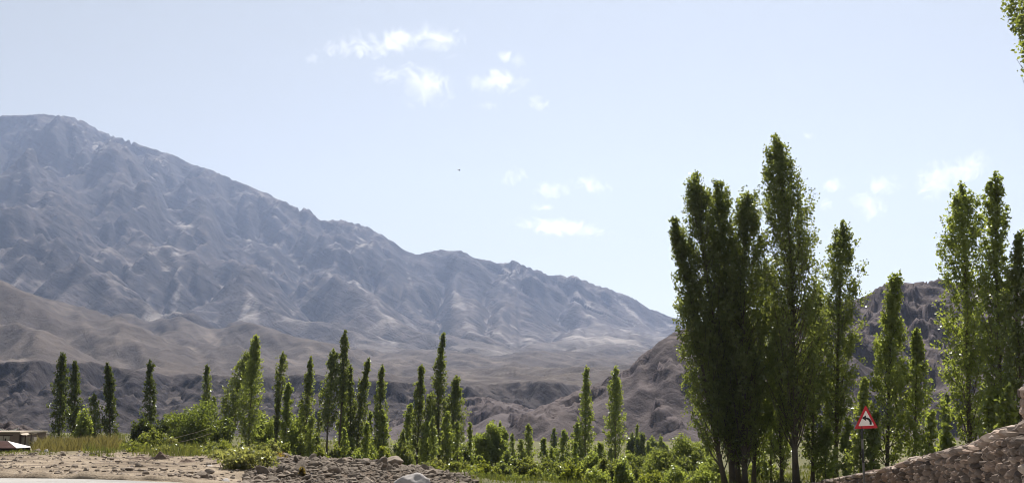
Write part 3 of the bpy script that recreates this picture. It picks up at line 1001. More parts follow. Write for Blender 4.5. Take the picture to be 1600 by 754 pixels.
# single boulders (photo pixel centre, depth, width and height in pixels)
def boulder(label, px, ptop, pbase, w, Y, seed, mat='boulder', sub=4, planes=26, name='boulder', rough=0.035, deep=0.8):
    t = P(px, ptop, Y); b = P(px, pbase, Y)
    H = t[2] - b[2]; W = w * mpp(Y)
    me = rock_mesh(name, seed, sub, planes, (1, 1, 1), rough)
    co_ = np.array([v.co[:] for v in me.vertices])
    mn, mx = co_.min(0), co_.max(0)
    o = link(name, me, M[mat])
    o.scale = (W / (mx[0] - mn[0]), W * deep / (mx[1] - mn[1]), H * 1.5 / (mx[2] - mn[2]))
    o.location = (t[0] - (mn[0] + mx[0]) / 2 * o.scale[0], Y, t[2] - mx[2] * o.scale[2])
    me.polygons.foreach_set('use_smooth', np.ones(len(me.polygons), dtype=bool))
    tag(o, label, 'boulder')
    return o


boulder('big smooth pale grey boulder at the foot of the rubble heap', 642, 737, 768, 60, 32.5, 202)
boulder('reddish flat topped boulder crowning the rubble heap', 614, 711, 728, 34, 40, 203, 'rock', 4, 12)
boulder('rounded brown boulder at the right end of the heap', 672, 727, 745, 20, 39, 204, 'rock', 4, 18)
boulder('low pale pink boulder right of the big grey boulder', 685, 741, 758, 22, 37, 205, 'boulder', 4, 20)
boulder('small white rounded boulder at the far right of the heap', 717, 750, 762, 14, 36, 206, 'boulder', 4, 30)
boulder('pale slab of stone lying just left of the reddish boulder', 552, 723, 733, 28, 40, 207, 'boulder', 4, 14)
boulder('pale blocky boulder at the back left of the heap', 459, 713, 728, 18, 46, 208, 'boulder', 4, 10)
boulder('grey boulder with white top in front of the dry grass', 146, 706, 718, 18, 52, 209, 'rock', 4, 12)
boulder('small white stone in front of the dry grass', 122, 709, 717, 10, 50, 210, 'boulder', 4, 16)
boulder('round pinkish boulder beside the shed with red roof', 71, 701, 712, 12, 60, 211, 'boulder', 4, 24)
boulder('brown boulder with flat pale top near the shed', 54, 700, 712, 18, 62, 212, 'rock', 4, 14)
boulder('low dark boulder in front of the shed, at the left edge of the bank', 8, 705, 716, 22, 60, 218, 'rock', 4, 12)
boulder('pale boulder beside the low dark one in front of the shed', 24, 707, 715, 13, 59, 219, 'boulder', 4, 16)
boulder('broad brown slab half buried on the left of the bank', 36, 726, 737, 30, 37, 220, 'rock', 4, 10)
boulder('dark pointed stone leaning on the bank by the road', 76, 740, 752, 20, 30.8, 213, 'rock', 4, 9)
boulder('flat white stone at the edge of the pale road', 157, 745, 754, 14, 30.6, 214, 'boulder', 4, 18)
boulder('long flat pale stone left of the sage shrub', 328, 725, 738, 26, 39, 215, 'boulder', 4, 10)
boulder('dark upright stone behind the long flat pale stone', 331, 720, 732, 10, 42, 216, 'earth_dark', 4, 9)
boulder('pale tilted slab by the road below the sage shrub', 350, 746, 760, 20, 31.5, 217, 'boulder', 4, 10)


# heaps of dark earth
def earth_heap(label, px, ptop, pbase, w, Y, seed):
    n = 28
    t = P(px, ptop, Y)
    H = t[2] - P(px, pbase, Y)[2]; W = w * mpp(Y) / 2
    gx_, gy_ = np.meshgrid(np.linspace(-1, 1, n), np.linspace(-1, 1, n))
    r = np.hypot(gx_, gy_)
    h = np.clip(1 - r ** 1.6, 0, 1) ** 0.8
    h = h * (0.8 + 0.4 * fbm(gx_ * 1.5, gy_ * 1.5, seed, 3)) + 0.10 * fbm(gx_ * 5, gy_ * 5, seed + 3, 4) * (h > 0) - 0.12
    o = link('earth_heap', grid_mesh('earth_heap', gx_ * W, gy_ * W * 0.7, h * H), M['earth_dark'])
    o.location = (t[0], Y, gz(t[0], Y))
    tag(o, label, 'earth heap')


earth_heap('long mound of dark brown earth under the leaning poplar pair', 376, 696, 711, 54, 62, 11)
earth_heap('short dark earth mound left of the long one', 320, 705, 715, 34, 60, 12)
earth_heap('clod of dark turned earth on the bare bank', 252, 718, 731, 26, 44, 13)
earth_heap('low dark ridge of turned earth on the bank', 218, 720, 729, 44, 45, 14)
earth_heap('flat dark clod of earth at the right of the bank', 292, 725, 732, 30, 42, 15)

# cut earth step above the road edge
mb_x = np.linspace(-17.6, -7.0, 180)
edge = road_edge(mb_x)
rows = []
for f_, h_ in [(0.05, -0.02), (0.10, 0.10), (0.20, 0.19), (0.45, 0.235), (0.9, 0.17), (1.6, 0.02)]:
    yy = edge + f_ + 0.10 * fbm(mb_x / 0.7, mb_x * 0 + f_ * 0.3, 131, 4) + 0.12 * fbm(mb_x / 2.4, mb_x * 0, 133, 2)
    zz = ground0(mb_x, yy) * 0.2 + h_ * (0.8 + 0.45 * fbm(mb_x / 1.3, mb_x * 0 + 5, 132, 4)) * sstep(-7.0, -9.5, mb_x)
    rows.append(np.stack([mb_x, yy, zz], -1))
rows = np.array(rows)
eb = link('earth_bank', grid_mesh('earth_bank', rows[..., 0], rows[..., 1], rows[..., 2]), M['ground'])
tag(eb, 'low cut earth bank along the road edge', 'bank', kind='structure')

# ------------------------------------------------------------------ poplars, left and middle rows
GL, GMID, GV = 'poplars behind the dry grass', 'wind bent poplars of the middle row', 'young poplars on the valley floor'
PR_COL = [(0, .5), (.1, .8), (.3, 1), (.55, .85), (.75, .62), (.9, .34), (.97, .15), (1, .03)]
PR_LOW = [(0, .8), (.15, 1), (.35, .9), (.5, .62), (.7, .5), (.9, .28), (1, .05)]
PR_TOPPY = [(0, .25), (.3, .35), (.55, .6), (.75, 1), (.9, .75), (1, .1)]
PR_BIG = [(0, .25), (.15, .55), (.35, .9), (.55, 1), (.75, .88), (.87, .66), (.95, .38), (1, .08)]
PR_SPIRE = [(0, .75), (.2, .95), (.4, 1), (.6, .8), (.75, .5), (.88, .3), (1, .06)]
T = [
    ('tall dark poplar, taller of the close pair by the red roof', (91, 692), (99, 549), 110, 25, .03, 'leaf_dark', GL, PR_COL, 0),
    ('dark slim poplar, shorter of the close pair by the red roof', (116, 692), (116, 561), 108, 21, .03, 'leaf_dark', GL, PR_COL, 0),
    ('short bright green poplar just right of the dark pair', (148, 692), (147, 613), 106, 18, .03, 'leaf_poplar', GL, PR_COL, 0),
    ('dark poplar with a broad skirt, right of the short bright one', (172, 691), (168, 565), 108, 25, .03, 'leaf_dark', GL, PR_LOW, 0),
    ('lone narrow poplar above the round dark bush', (233, 692), (235, 559), 112, 20, .03, 'leaf_dark', GL, PR_COL, 0),
    ('narrow poplar rising out of the willow thicket', (321, 690), (325, 567), 115, 16, .1, 'leaf_poplar', GL, PR_COL, .1),
    ('short slim poplar leaning beside the willow thicket', (340, 690), (333, 617), 115, 11, .1, 'leaf_poplar', GL, PR_COL, .1),
    ('dark leaning poplar, left one of the leaning pair', (357, 702), (392, 545), 100, 34, .12, 'leaf_poplar', GMID, PR_BIG, 0),
    ('sunlit leaning poplar, right and taller of the leaning pair', (388, 702), (402, 522), 97, 36, .05, 'leaf_fresh', GMID, PR_SPIRE, 0),
    ('spindly bare stemmed poplar right of the leaning pair', (430, 710), (442, 546), 96, 17, .15, 'leaf_poplar', GMID, PR_TOPPY, .35),
    ('wispy bushy poplar left of the slim upright one', (444, 716), (453, 596), 98, 28, .05, 'leaf_fresh', GMID, PR_LOW, .25),
    ('slim upright poplar with full dark crown in the middle row', (477, 724), (484, 554), 98, 21, .12, 'leaf_poplar', GMID, PR_SPIRE, 0),
    ('thin young poplar between the slim one and the bare trunk', (494, 726), (500, 640), 98, 12, .1, 'leaf_poplar', GMID, PR_COL, .1),
    ('poplar with bare lower trunk and bushy head', (510, 728), (521, 542), 95, 27, .38, 'leaf_poplar', GMID, PR_SPIRE, .05),
    ('tallest thin poplar with a tuft on a long bare pole', (529, 728), (541, 512), 96, 15, .55, 'leaf_poplar', GMID, PR_COL, .1),
    ('bushy poplar hiding the foot of the long bare pole', (533, 728), (537, 579), 98, 22, .05, 'leaf_fresh', GMID, PR_LOW, .1),
    ('narrow poplar just right of the long bare pole', (545, 728), (551, 566), 97, 17, .1, 'leaf_poplar', GMID, PR_COL, .1),
    ('full poplar bent to the right in the middle row', (557, 728), (576, 556), 97, 23, .08, 'leaf_poplar', GMID, PR_SPIRE, .05),
    ('short slender poplar right of the bent one', (576, 730), (578, 640), 98, 14, .05, 'leaf_fresh', GMID, PR_COL, .1),
    ('poplar with a separate tuft above a bushy skirt', (591, 728), (598, 566), 97, 22, .1, 'leaf_poplar', GMID, PR_SPIRE, .25),
    ('low bushy poplar under the tufted one', (600, 730), (597, 640), 96, 22, .03, 'leaf_fresh', GMID, PR_COL, .1),
    ('short bushy poplar at the left of the dense clump', (636, 732), (643, 628), 97, 26, .03, 'leaf_fresh', GMID, PR_LOW, .1),
    ('medium poplar at the left of the dense clump', (651, 733), (661, 567), 95, 23, .08, 'leaf_poplar', GMID, PR_SPIRE, .05),
    ('small poplar filling the middle of the dense clump', (668, 733), (673, 612), 95, 20, .05, 'leaf_poplar', GMID, PR_COL, .05),
    ('tallest poplar of the dense clump, a high pointed spire', (685, 734), (690, 517), 94, 27, .06, 'leaf_poplar', GMID, PR_SPIRE, .03),
    ('broad leafy poplar at the right of the dense clump', (705, 736), (715, 584), 94, 36, .04, 'leaf_poplar', GMID, PR_SPIRE, .05),
    ('low leafy poplar before the dense clump', (668, 735), (667, 655), 90, 26, .03, 'leaf_fresh', GMID, PR_COL, .1),
    ('low poplar between the spire and the broad one', (698, 737), (700, 640), 90, 22, .03, 'leaf_fresh', GMID, PR_COL, .1),
    ('thin young poplar right of the dense clump', (733, 738), (735, 658), 98, 12, .1, 'leaf_fresh', GV, PR_COL, .15),
    ('thin pale poplar left of the forked pale pair', (800, 740), (801, 676), 110, 12, .1, 'leaf_pale', GV, PR_COL, .1),
    ('shorter of the forked pale pair of poplars', (814, 741), (815, 684), 110, 13, .15, 'leaf_pale', GV, PR_COL, .05),
    ('taller pale poplar of the forked pale pair', (827, 741), (825, 660), 112, 17, .25, 'leaf_pale', GV, PR_COL, .05),
    ('small pointed pale poplar right of the forked pair', (850, 742), (850, 682), 112, 15, .1, 'leaf_pale', GV, PR_COL, .1),
    ('very small pale poplar beside the pointed one', (863, 742), (862, 700), 112, 12, .1, 'leaf_pale', GV, PR_COL, .1),
    ('bushy pale poplar left of the two tall spires', (879, 743), (881, 671), 112, 24, .05, 'leaf_fresh', GV, PR_COL, .2),
    ('pale poplar right at the foot of the left spire', (901, 743), (902, 658), 114, 20, .05, 'leaf_pale', GV, PR_COL, .1),
    ('left of the two tall separate poplar spires in the valley', (914, 745), (916, 569), 118, 24, .1, 'leaf_fresh', 'two tall spires in the valley', PR_COL, 0),
    ('right of the two tall separate poplar spires in the valley', (961, 746), (962, 569), 116, 27, .1, 'leaf_fresh', 'two tall spires in the valley', PR_COL, 0),
    ('low bushy poplar between the two tall spires', (938, 746), (936, 690), 118, 26, .03, 'leaf_fresh', GV, PR_COL, .2),
    ('thin distant poplar above the round pale trees', (995, 725), (995, 660), 190, 8, .1, 'leaf_pale', GV, PR_COL, .1),
    ('thin dark poplar behind the pointed pale poplar', (866, 735), (866, 668), 190, 14, .1, 'leaf_willow', GV, PR_COL, .3),
]
for i, (lab, b, t, Y, w, cs, mat, g, prof, gap) in enumerate(T):
    wind = 1.9 if g == GMID else 1.2
    poplar(lab, b, t, Y, w, cs, None, None, mat, g, 100 + i, prof, max(gap, 0.14), wind=wind)

# ------------------------------------------------------------------ the tall poplars on the right
GR = 'tall poplars on the right'
big = [
    ('leaning left stem of the great dark poplar clump', (1134, 760), (1049, 334), 55, 60, .08, 'leaf_poplar', PR_SPIRE, .05, 1.0),
    ('high spire at the left of the great dark poplar clump', (1146, 760), (1086, 264), 55.6, 66, .06, 'leaf_poplar', PR_BIG, 0, 1.05),
    ('second high spire in the great dark poplar clump', (1154, 760), (1123, 276), 56.4, 64, .05, 'leaf_poplar', PR_BIG, 0, 1.05),
    ('blunt dark crown at the right of the great poplar clump', (1164, 760), (1161, 294), 55.2, 80, .05, 'leaf_poplar', PR_BIG, 0, 1.1),
    ('low leafy stem filling the right flank of the clump', (1178, 760), (1196, 400), 57, 56, .08, 'leaf_poplar', PR_BIG, .05, 1.2),
    ('tallest poplar of all with a pale straight trunk', (1245, 760), (1219, 203), 54, 78, .13, 'leaf_poplar', [(0, .6), (.2, .9), (.4, 1), (.6, .95), (.75, .85), (.86, .62), (.94, .3), (1, .04)], 0, 1.25),
    ('dark poplar squeezed between the tallest one and the airy one', (1270, 758), (1274, 440), 56, 50, .08, 'leaf_poplar', PR_SPIRE, .05, 1.0),
    ('leafy poplar low on the left of the tallest trunk', (1222, 758), (1212, 470), 57.5, 44, .05, 'leaf_fresh', PR_SPIRE, .1, 1.0),
    ('airy open poplar with several thin tips and pale trunk', (1306, 752), (1316, 340), 57, 56, .16, 'leaf_poplar', [(0, .6), (.2, .8), (.4, .9), (.6, 1), (.8, .85), (.92, .4), (1, .06)], .3, 1.1),
    ('small bright poplar directly behind the road sign', (1344, 745), (1347, 588), 50, 34, .05, 'leaf_fresh', PR_COL, .1, 1.0),
    ('full poplar just right of the road sign', (1386, 745), (1398, 421), 52, 56, .06, 'leaf_fresh', [(0, .75), (.2, .95), (.4, 1), (.6, .85), (.75, .5), (.88, .38), (1, .1)], .05, 1.2),
    ('slighter poplar right of the full one by the sign', (1428, 742), (1433, 510), 52, 48, .05, 'leaf_fresh', PR_SPIRE, .15, 1.0),
    ('tall open poplar behind the rising stone wall', (1517, 738), (1503, 281), 46, 72, .06, 'leaf_fresh', [(0, .6), (.2, .85), (.4, .95), (.6, 1), (.8, .85), (.92, .5), (1, .1)], .2, 1.0),
    ('tall poplar near the right edge above the stone pillar', (1568, 735), (1554, 262), 44, 45, .06, 'leaf_fresh', [(0, .8), (.2, 1), (.45, 1), (.6, .75), (.8, .75), (.92, .5), (1, .1)], .12, 1.2),
    ('dense dark poplar partly cut by the right edge', (1597, 735), (1594, 356), 42, 48, .06, 'leaf_poplar', PR_COL, .05, 1.0),
]
for i, (lab, b, t, Y, w, cs, mat, prof, gap, wind) in enumerate(big):
    poplar(lab, b, t, Y, w, cs, None, None, mat, GR, 300 + i, prof, gap, wind=wind, loose=0.9)
poplar('great poplar overhanging the upper right corner', (1694, 740), (1694, -260), 32, 172, .67, 120000, 0.085, 'leaf_poplar', GR, 400,
       [(0, .8), (.1, 1), (.4, 1), (.8, .7), (1, .1)], 0, nb=260, loose=.8)

# low poplar shoots behind the wall
low = [('bright leafy sapling behind the wall left of the sign', 1322, 655, 752, 26, 52), ('bright sapling low between two poplars by the wall', 1452, 640, 735, 22, 48),
       ('yellow green sapling in front of the tall open poplar', 1545, 600, 725, 30, 42), ('small sapling peeping over the wall', 1478, 662, 725, 24, 44),
       ('leafy sapling under the full poplar right of the sign', 1366, 640, 745, 22, 50), ('broad leafy sapling at the foot of the airy poplar', 1290, 660, 755, 40, 55),
       ('dark leafy growth between great clump and tallest trunk', 1205, 600, 758, 36, 59), ('leafy sapling low beside the dense dark poplar', 1572, 600, 715, 26, 40)]
for i, (lab, px, pt_, pb, w, Y) in enumerate(low):
    poplar(lab, (px, pb), (px + 2, pt_), Y, w, .02, None, 0.12, 'leaf_fresh' if i != 6 else 'leaf_poplar', 'saplings behind the stone wall', 500 + i, PR_COL, .1, nb=40, name='poplar_sapling')
poplar('pale distant poplar seen past the wall', (1477, 725), (1480, 610), 120, 16, .03, None, None, 'leaf_willow', None, 520, PR_COL, .1)

for i in range(26):
    px = 742 + rr.random() * 370; Y = rr.uniform(78, 125)
    hpx = rr.uniform(26, 56); pb = 748 + rr.uniform(-4, 6)
    poplar('slender pale green sapling among the valley shrubs', (px, pb), (px + rr.uniform(-2, 3), pb - hpx), Y, rr.uniform(9, 17), .03, None, None,
           rr.choice(['leaf_pale', 'leaf_fresh', 'leaf_fresh']), 'slender saplings of the valley floor', 600 + i, PR_COL, .15, nb=30, name='poplar_sapling')
for i in range(14):
    px = 425 + rr.random() * 290; Y = rr.uniform(84, 104)
    hpx = rr.uniform(40, 85); pb = 731 + rr.uniform(-2, 4)
    poplar('slender bright sapling filling a gap in the middle row', (px, pb), (px + rr.uniform(0, 5), pb - hpx), Y, rr.uniform(12, 20), .03, None, None,
           rr.choice(['leaf_fresh', 'leaf_fresh', 'leaf_poplar']), 'bright saplings of the middle row', 640 + i, PR_COL, .15, nb=36, name='poplar_sapling')

# ------------------------------------------------------------------ shrubs and round trees
S = [
    ('large willow thicket behind the yellow green weeds', 312, 640, 706, 104, 92, 'leaf_willow', .5, .12, 'willow_thicket', None),
    ('round dark bush below the lone narrow poplar', 219, 658, 698, 34, 92, 'leaf_dark', 0, .05, 'bush', None),
    ('dusky grey bush between round bush and willow thicket', 264, 654, 700, 48, 96, 'leaf_dark', 0, .1, 'bush', None),
    ('light green bush between the dark pair of poplars', 128, 645, 694, 26, 104, 'leaf_fresh', 0, .1, 'bush', None),
    ('yellow green weed bush below the round dark bush', 236, 676, 714, 44, 72, 'leaf_shrub', 0, .2, 'bush', None),
    ('low yellow green weeds right of the dry grass', 210, 690, 714, 40, 66, 'leaf_shrub', 0, .2, 'bush', None),
    ('low weeds in front of the willow thicket', 272, 694, 716, 50, 64, 'leaf_shrub', 0, .2, 'bush', None),
    ('low green weeds left of the short earth mound', 300, 700, 718, 40, 58, 'leaf_shrub', 0, .2, 'bush', None),
    ('dark weeds with pale seed heads below the willow', 258, 683, 706, 32, 76, 'leaf_sage', 0, .2, 'bush', None),
    ('green bush at the foot of the leaning pair', 345, 688, 710, 26, 80, 'leaf_shrub', 0, .1, 'bush', None),
    ('big sage green shrub spilling over the bank', 382, 704, 762, 88, 38, 'leaf_sage', 0, .12, 'shrub', None),
    ('sage green shrub behind the big one', 356, 702, 738, 56, 46, 'leaf_sage', 0, .12, 'shrub', None),
    ('green shrub left of the rusty one', 402, 698, 730, 44, 50, 'leaf_shrub', 0, .15, 'shrub', None),
    ('rusty orange shrub on top of the bank', 426, 708, 732, 40, 44, 'leaf_rust', 0, .2, 'shrub', None),
    ('small rusty tuft on the rubble heap', 472, 738, 752, 9, 36, 'leaf_rust', 0, .2, 'shrub', None),
    ('bright green bush behind the spindly poplar', 410, 650, 706, 40, 102, 'leaf_fresh', 0, .1, 'bush', None),
    ('leafy bush between wispy poplar and slim upright one', 466, 650, 722, 36, 100, 'leaf_fresh', 0, .1, 'bush', None),
    ('dark conical bush beside the bare lower trunk', 483, 690, 728, 16, 92, 'leaf_dark', 0, .2, 'bush', None),
    ('bright yellow shrub right of the dark conical bush', 501, 702, 730, 22, 88, 'leaf_yellow', 0, .1, 'shrub', None),
    ('pale leafy bush left of the spindly trunk', 424, 690, 716, 24, 84, 'leaf_fresh', 0, .1, 'bush', None),
    ('yellow green bush behind the heap left of the spire', 528, 700, 730, 30, 92, 'leaf_shrub', 0, .1, 'bush', None),
    ('leafy bush behind the middle of the rubble heap', 570, 696, 730, 44, 92, 'leaf_fresh', 0, .1, 'bush', None),
    ('yellow shrub left of the reddish boulder', 597, 703, 728, 22, 84, 'leaf_yellow', 0, .1, 'shrub', None),
    ('yellow green shrub behind the reddish boulder', 630, 705, 730, 26, 84, 'leaf_shrub', 0, .15, 'shrub', None),
    ('small dark bush far behind the reddish boulder', 624, 690, 706, 18, 180, 'leaf_dark', 0, 0, 'bush', None),
    ('grey green weeds right of the rubble heap', 678, 722, 748, 40, 66, 'leaf_sage', 0, .2, 'shrub', None),
    ('yellow tuft above the brown boulder', 676, 728, 746, 20, 56, 'leaf_yellow', 0, .2, 'shrub', None),
    ('olive weeds at the right end of the rubble heap', 712, 726, 754, 44, 62, 'leaf_shrub', 0, .2, 'shrub', None),
    ('yellow green shrub in front of the round tree', 736, 730, 758, 38, 64, 'leaf_yellow', 0, .1, 'shrub', None),
    ('low dark grey mat shrub in front of the round tree', 758, 741, 764, 56, 58, 'leaf_dark', 0, .1, 'shrub', None),
    ('dark bush between dense clump and round tree', 724, 700, 742, 28, 96, 'leaf_dark', 0, .1, 'bush', None),
    ('dark bush right of the round tree', 793, 710, 750, 34, 86, 'leaf_poplar', 0, .1, 'bush', None),
    ('yellow bush below the forked pale poplars', 834, 735, 762, 26, 68, 'leaf_yellow', 0, .1, 'shrub', None),
    ('green bush behind the yellow bush', 822, 718, 754, 40, 86, 'leaf_shrub', 0, .1, 'bush', None),
    ('dark green bush left of the bushy pale poplar', 858, 720, 756, 32, 80, 'leaf_poplar', 0, .1, 'bush', None),
    ('olive bush at the foot of the left spire', 889, 722, 756, 36, 82, 'leaf_shrub', 0, .1, 'bush', None),
    ('green bush right under the left spire', 926, 712, 756, 38, 84, 'leaf_fresh', 0, .1, 'bush', None),
    ('yellow green bush left of the right spire', 945, 722, 758, 32, 76, 'leaf_shrub', 0, .1, 'bush', None),
    ('dark round shrub right of the right spire', 988, 713, 757, 46, 84, 'leaf_poplar', 0, .08, 'bush', None),
    ('yellow shrub below the great round bush', 1022, 737, 762, 40, 66, 'leaf_yellow', 0, .1, 'shrub', None),
    ('olive shrub between right spire and dark round shrub', 970, 728, 760, 28, 74, 'leaf_shrub', 0, .1, 'shrub', None),
    ('great round dark green bush left of the poplar clump', 1062, 690, 760, 92, 76, 'leaf_poplar', 0, .05, 'bush', None),
    ('yellow green shrub between great bush and poplar clump', 1112, 720, 762, 30, 66, 'leaf_fresh', 0, .1, 'shrub', None),
    ('bright shrub under the great poplar clump', 1186, 715, 762, 34, 62, 'leaf_fresh', 0, .1, 'shrub', None),
]
for i, (lab, px, pt_, pb, w, Y, mat, sp_, spk, nm, g) in enumerate(S):
    bush(lab, px, pt_, pb, w, Y, mat, 700 + i, name=nm, spiky=spk, group=g, cat='bush' if nm != 'willow_thicket' else 'thicket')
for i in range(34):
    px = 726 + rr.random() * 400; Y = rr.uniform(56, 80)
    pb = 764 - (Y - 56) * 0.35; hpx = rr.uniform(16, 38)
    bush('low leafy shrub in the green tangle at the valley edge', px, pb - hpx, pb, rr.uniform(22, 44), Y, rr.choice(['leaf_shrub', 'leaf_fresh', 'leaf_shrub', 'leaf_yellow', 'leaf_poplar']),
         1000 + i, name='shrub', spiky=rr.uniform(0.1, 0.4), group='low shrubs at the valley edge')
for i in range(16):
    px = 190 + rr.random() * 250; Y = rr.uniform(54, 74)
    pb = 718 - (Y - 54) * 0.5; hpx = rr.uniform(8, 20)
    bush('low weedy bush along the back of the bare bank', px, pb - hpx, pb, rr.uniform(18, 40), Y, rr.choice(['leaf_shrub', 'leaf_sage', 'leaf_shrub', 'leaf_yellow']),
         1100 + i, name='weed_bush', spiky=rr.uniform(0.2, 0.5), group='weeds along the back of the bank', lobes=6)
RT = [
    ('round leafy tree on the valley floor with a short trunk', 764, 668, 740, 50, 104, 'leaf_fresh', .2),
    ('small tree leaning over the right of the round leafy tree', 783, 668, 740, 18, 106, 'leaf_fresh', .45),
    ('left of the pale hazy round trees below the hillside', 990, 680, 722, 22, 190, 'leaf_willow', .15),
    ('dusky middle one of the hazy round trees below the hillside', 1004, 681, 724, 22, 186, 'leaf_willow', .15),
    ('pale tree right of the dusky hazy one', 1019, 685, 722, 18, 200, 'leaf_pale', .15),
    ('round pale tree at the right of the hazy group', 1032, 687, 722, 22, 200, 'leaf_pale', .15),
    ('pale round tree above the great round bush', 1070, 688, 722, 24, 210, 'leaf_pale', .15),
    ('small pale round tree left of the great poplar clump', 1090, 694, 722, 20, 210, 'leaf_pale', .15),
    ('pale round tree touching the great poplar clump', 1106, 694, 722, 20, 205, 'leaf_pale', .15),
]
for i, (lab, px, pt_, pb, w, Y, mat, tr_h) in enumerate(RT):
    bush(lab, px, pt_, pb, w, Y, mat, 900 + i, name='round_tree', cat='tree', trunk=tr_h, lobes=10, bark='bark')


# ------------------------------------------------------------------ grasses and ground cover
def grass(name, n, pxr, Yr, h, mat, seed, label, width=0.012, dens_scale=3.0, thr=-0.2, lean=0.25):
    rng = np.random.default_rng(seed)
    px = rng.uniform(*pxr, n); Y = rng.uniform(*Yr, n)
    X_ = (px - 800) / F * Y / CP
    k = (fbm(X_ / dens_scale, Y / dens_scale, seed, 3) > thr) & (road_mask(X_, Y) < 0.01)
    X_, Y = X_[k], Y[k]; n = len(X_)
    Zs = ground(X_, Y) - 0.02
    hh = h * (0.35 + 0.8 * rng.random(n)) * np.clip(0.75 + 0.9 * fbm(X_ / 1.7, Y / 5.0, seed + 50, 4), 0.15, 1.8)
    an = rng.uniform(0, 6.28, n)
    w = width * (0.6 + 0.8 * rng.random(n)) * (0.5 + Y / 60)
    dx = rng.normal(size=n) * lean * hh; dy = rng.normal(size=n) * lean * hh
    c, s = np.cos(an) * w, np.sin(an) * w
    V = np.stack([np.stack([X_ - c, Y - s, Zs], -1), np.stack([X_ + c, Y + s, Zs], -1),
                  np.stack([X_ + dx * .45 + c * .6, Y + dy * .45 + s * .6, Zs + hh * .6], -1), np.stack([X_ + dx, Y + dy, Zs + hh], -1)], 1).reshape(-1, 3)
    t = np.repeat(rng.random(n), 4)
    o = link(name, mesh_from(name, V, np.arange(4 * n), 4, False, {'tint': t}), M[mat])
    return tag(o, label, 'grass', kind='stuff')


grass('dry_grass', 13000, (76, 205), (64, 100), 0.7, 'grass_dry', 21, 'tall dry brown grass behind the bank', 0.012, 2.5, -0.35)
grass('green_weeds', 15000, (150, 440), (50, 100), 0.45, 'grass_green', 22, 'yellow green weeds along the back of the bank', 0.016, 3, -0.1)
grass('short_grass', 5000, (-30, 110), (52, 72), 0.16, 'grass_green', 23, 'short green grass below the shed', 0.014, 1.5, 0.0)
grass('valley_weeds', 42000, (430, 1290), (50, 150), 0.42, 'grass_green', 24, 'rank green weeds over the valley floor', 0.02, 4, -0.25)
grass('bank_weeds', 9000, (716, 1290), (29, 62), 0.3, 'grass_green', 27, 'rank weeds sloping down right of the rubble heap', 0.016, 3, -0.3)
grass('far_weeds', 14000, (-40, 1100), (110, 300), 0.8, 'grass_green', 25, 'green scrub far out on the valley floor', 0.03, 9, -0.1)
grass('wall_weeds', 7000, (1270, 1640), (38, 60), 0.5, 'grass_green', 26, 'weeds under the poplars behind the wall', 0.016, 3, -0.3)

# ------------------------------------------------------------------ stone wall and pillar
wpath = []
for px, py, Y in [(1640, 650, 11.6), (1592, 664, 14.4), (1575, 674, 15.6), (1550, 685, 17.4), (1520, 695, 19.8), (1480, 703, 23.0), (1440, 714, 26.8), (1400, 727, 30.6), (1353, 738, 35), (1300, 748, 42), (1265, 756, 47)]:
    wpath.append(P(px, py, Y))
wpath = np.array(wpath)[::-1]
seg = np.hypot(np.diff(wpath[:, 0]), np.diff(wpath[:, 1]))
arc = np.concatenate([[0], np.cumsum(seg)])
WL = arc[-1]


def wall_at(s):
    return np.array([np.interp(s, arc, wpath[:, k]) for k in range(3)])


def wall_dir(s):
    d = wall_at(min(s + 0.2, WL)) - wall_at(max(s - 0.2, 0)); d[2] = 0
    return d / np.linalg.norm(d)


WTHICK = 0.5
bmi = bmesh.new(); bmesh.ops.create_icosphere(bmi, subdivisions=2, radius=1.0)
ICO_V = np.array([x.co[:] for x in bmi.verts]); ICO_F = np.array([[q.index for q in f.verts] for f in bmi.faces]); bmi.free()


def stones_mesh(name, specs, seed):
    """specs: centre, half sizes (along, out, up), direction along, roll; one irregular faceted stone each"""
    rng = np.random.default_rng(seed)
    V = []; n = len(specs)
    for c, hs, d, roll in specs:
        nrm = rng.normal(size=(8, 3)); nrm /= np.linalg.norm(nrm, axis=1, keepdims=True)
        dd = 0.6 + 0.4 * rng.random(8)
        dots = ICO_V @ nrm.T
        r = np.minimum(np.where(dots > 0.05, dd / np.maximum(dots, 0.05), 9).min(1), 1.25)
        v = ICO_V * r[:, None] * np.array(hs)
        cr, sr = math.cos(roll), math.sin(roll)
        v = np.stack([v[:, 0] * cr - v[:, 2] * sr, v[:, 1], v[:, 0] * sr + v[:, 2] * cr], -1)
        nx, ny = -d[1], d[0]
        V.append(np.stack([c[0] + v[:, 0] * d[0] + v[:, 1] * nx, c[1] + v[:, 0] * d[1] + v[:, 1] * ny, c[2] + v[:, 2]], -1))
    V = np.concatenate(V)
    Fc = (ICO_F[None] + (np.arange(n) * len(ICO_V))[:, None, None]).reshape(-1, 3)
    return mesh_from(name, V, Fc, 3, False, {'tint': np.repeat(rng.random(n), len(ICO_V))})


rng = np.random.default_rng(77)
origin = wall_at(WL * 0.5); origin[2] = gz(origin[0], origin[1])
wall = empty('stone_wall', tuple(origin), 'rough dry stone wall climbing towards the right edge', 'wall')
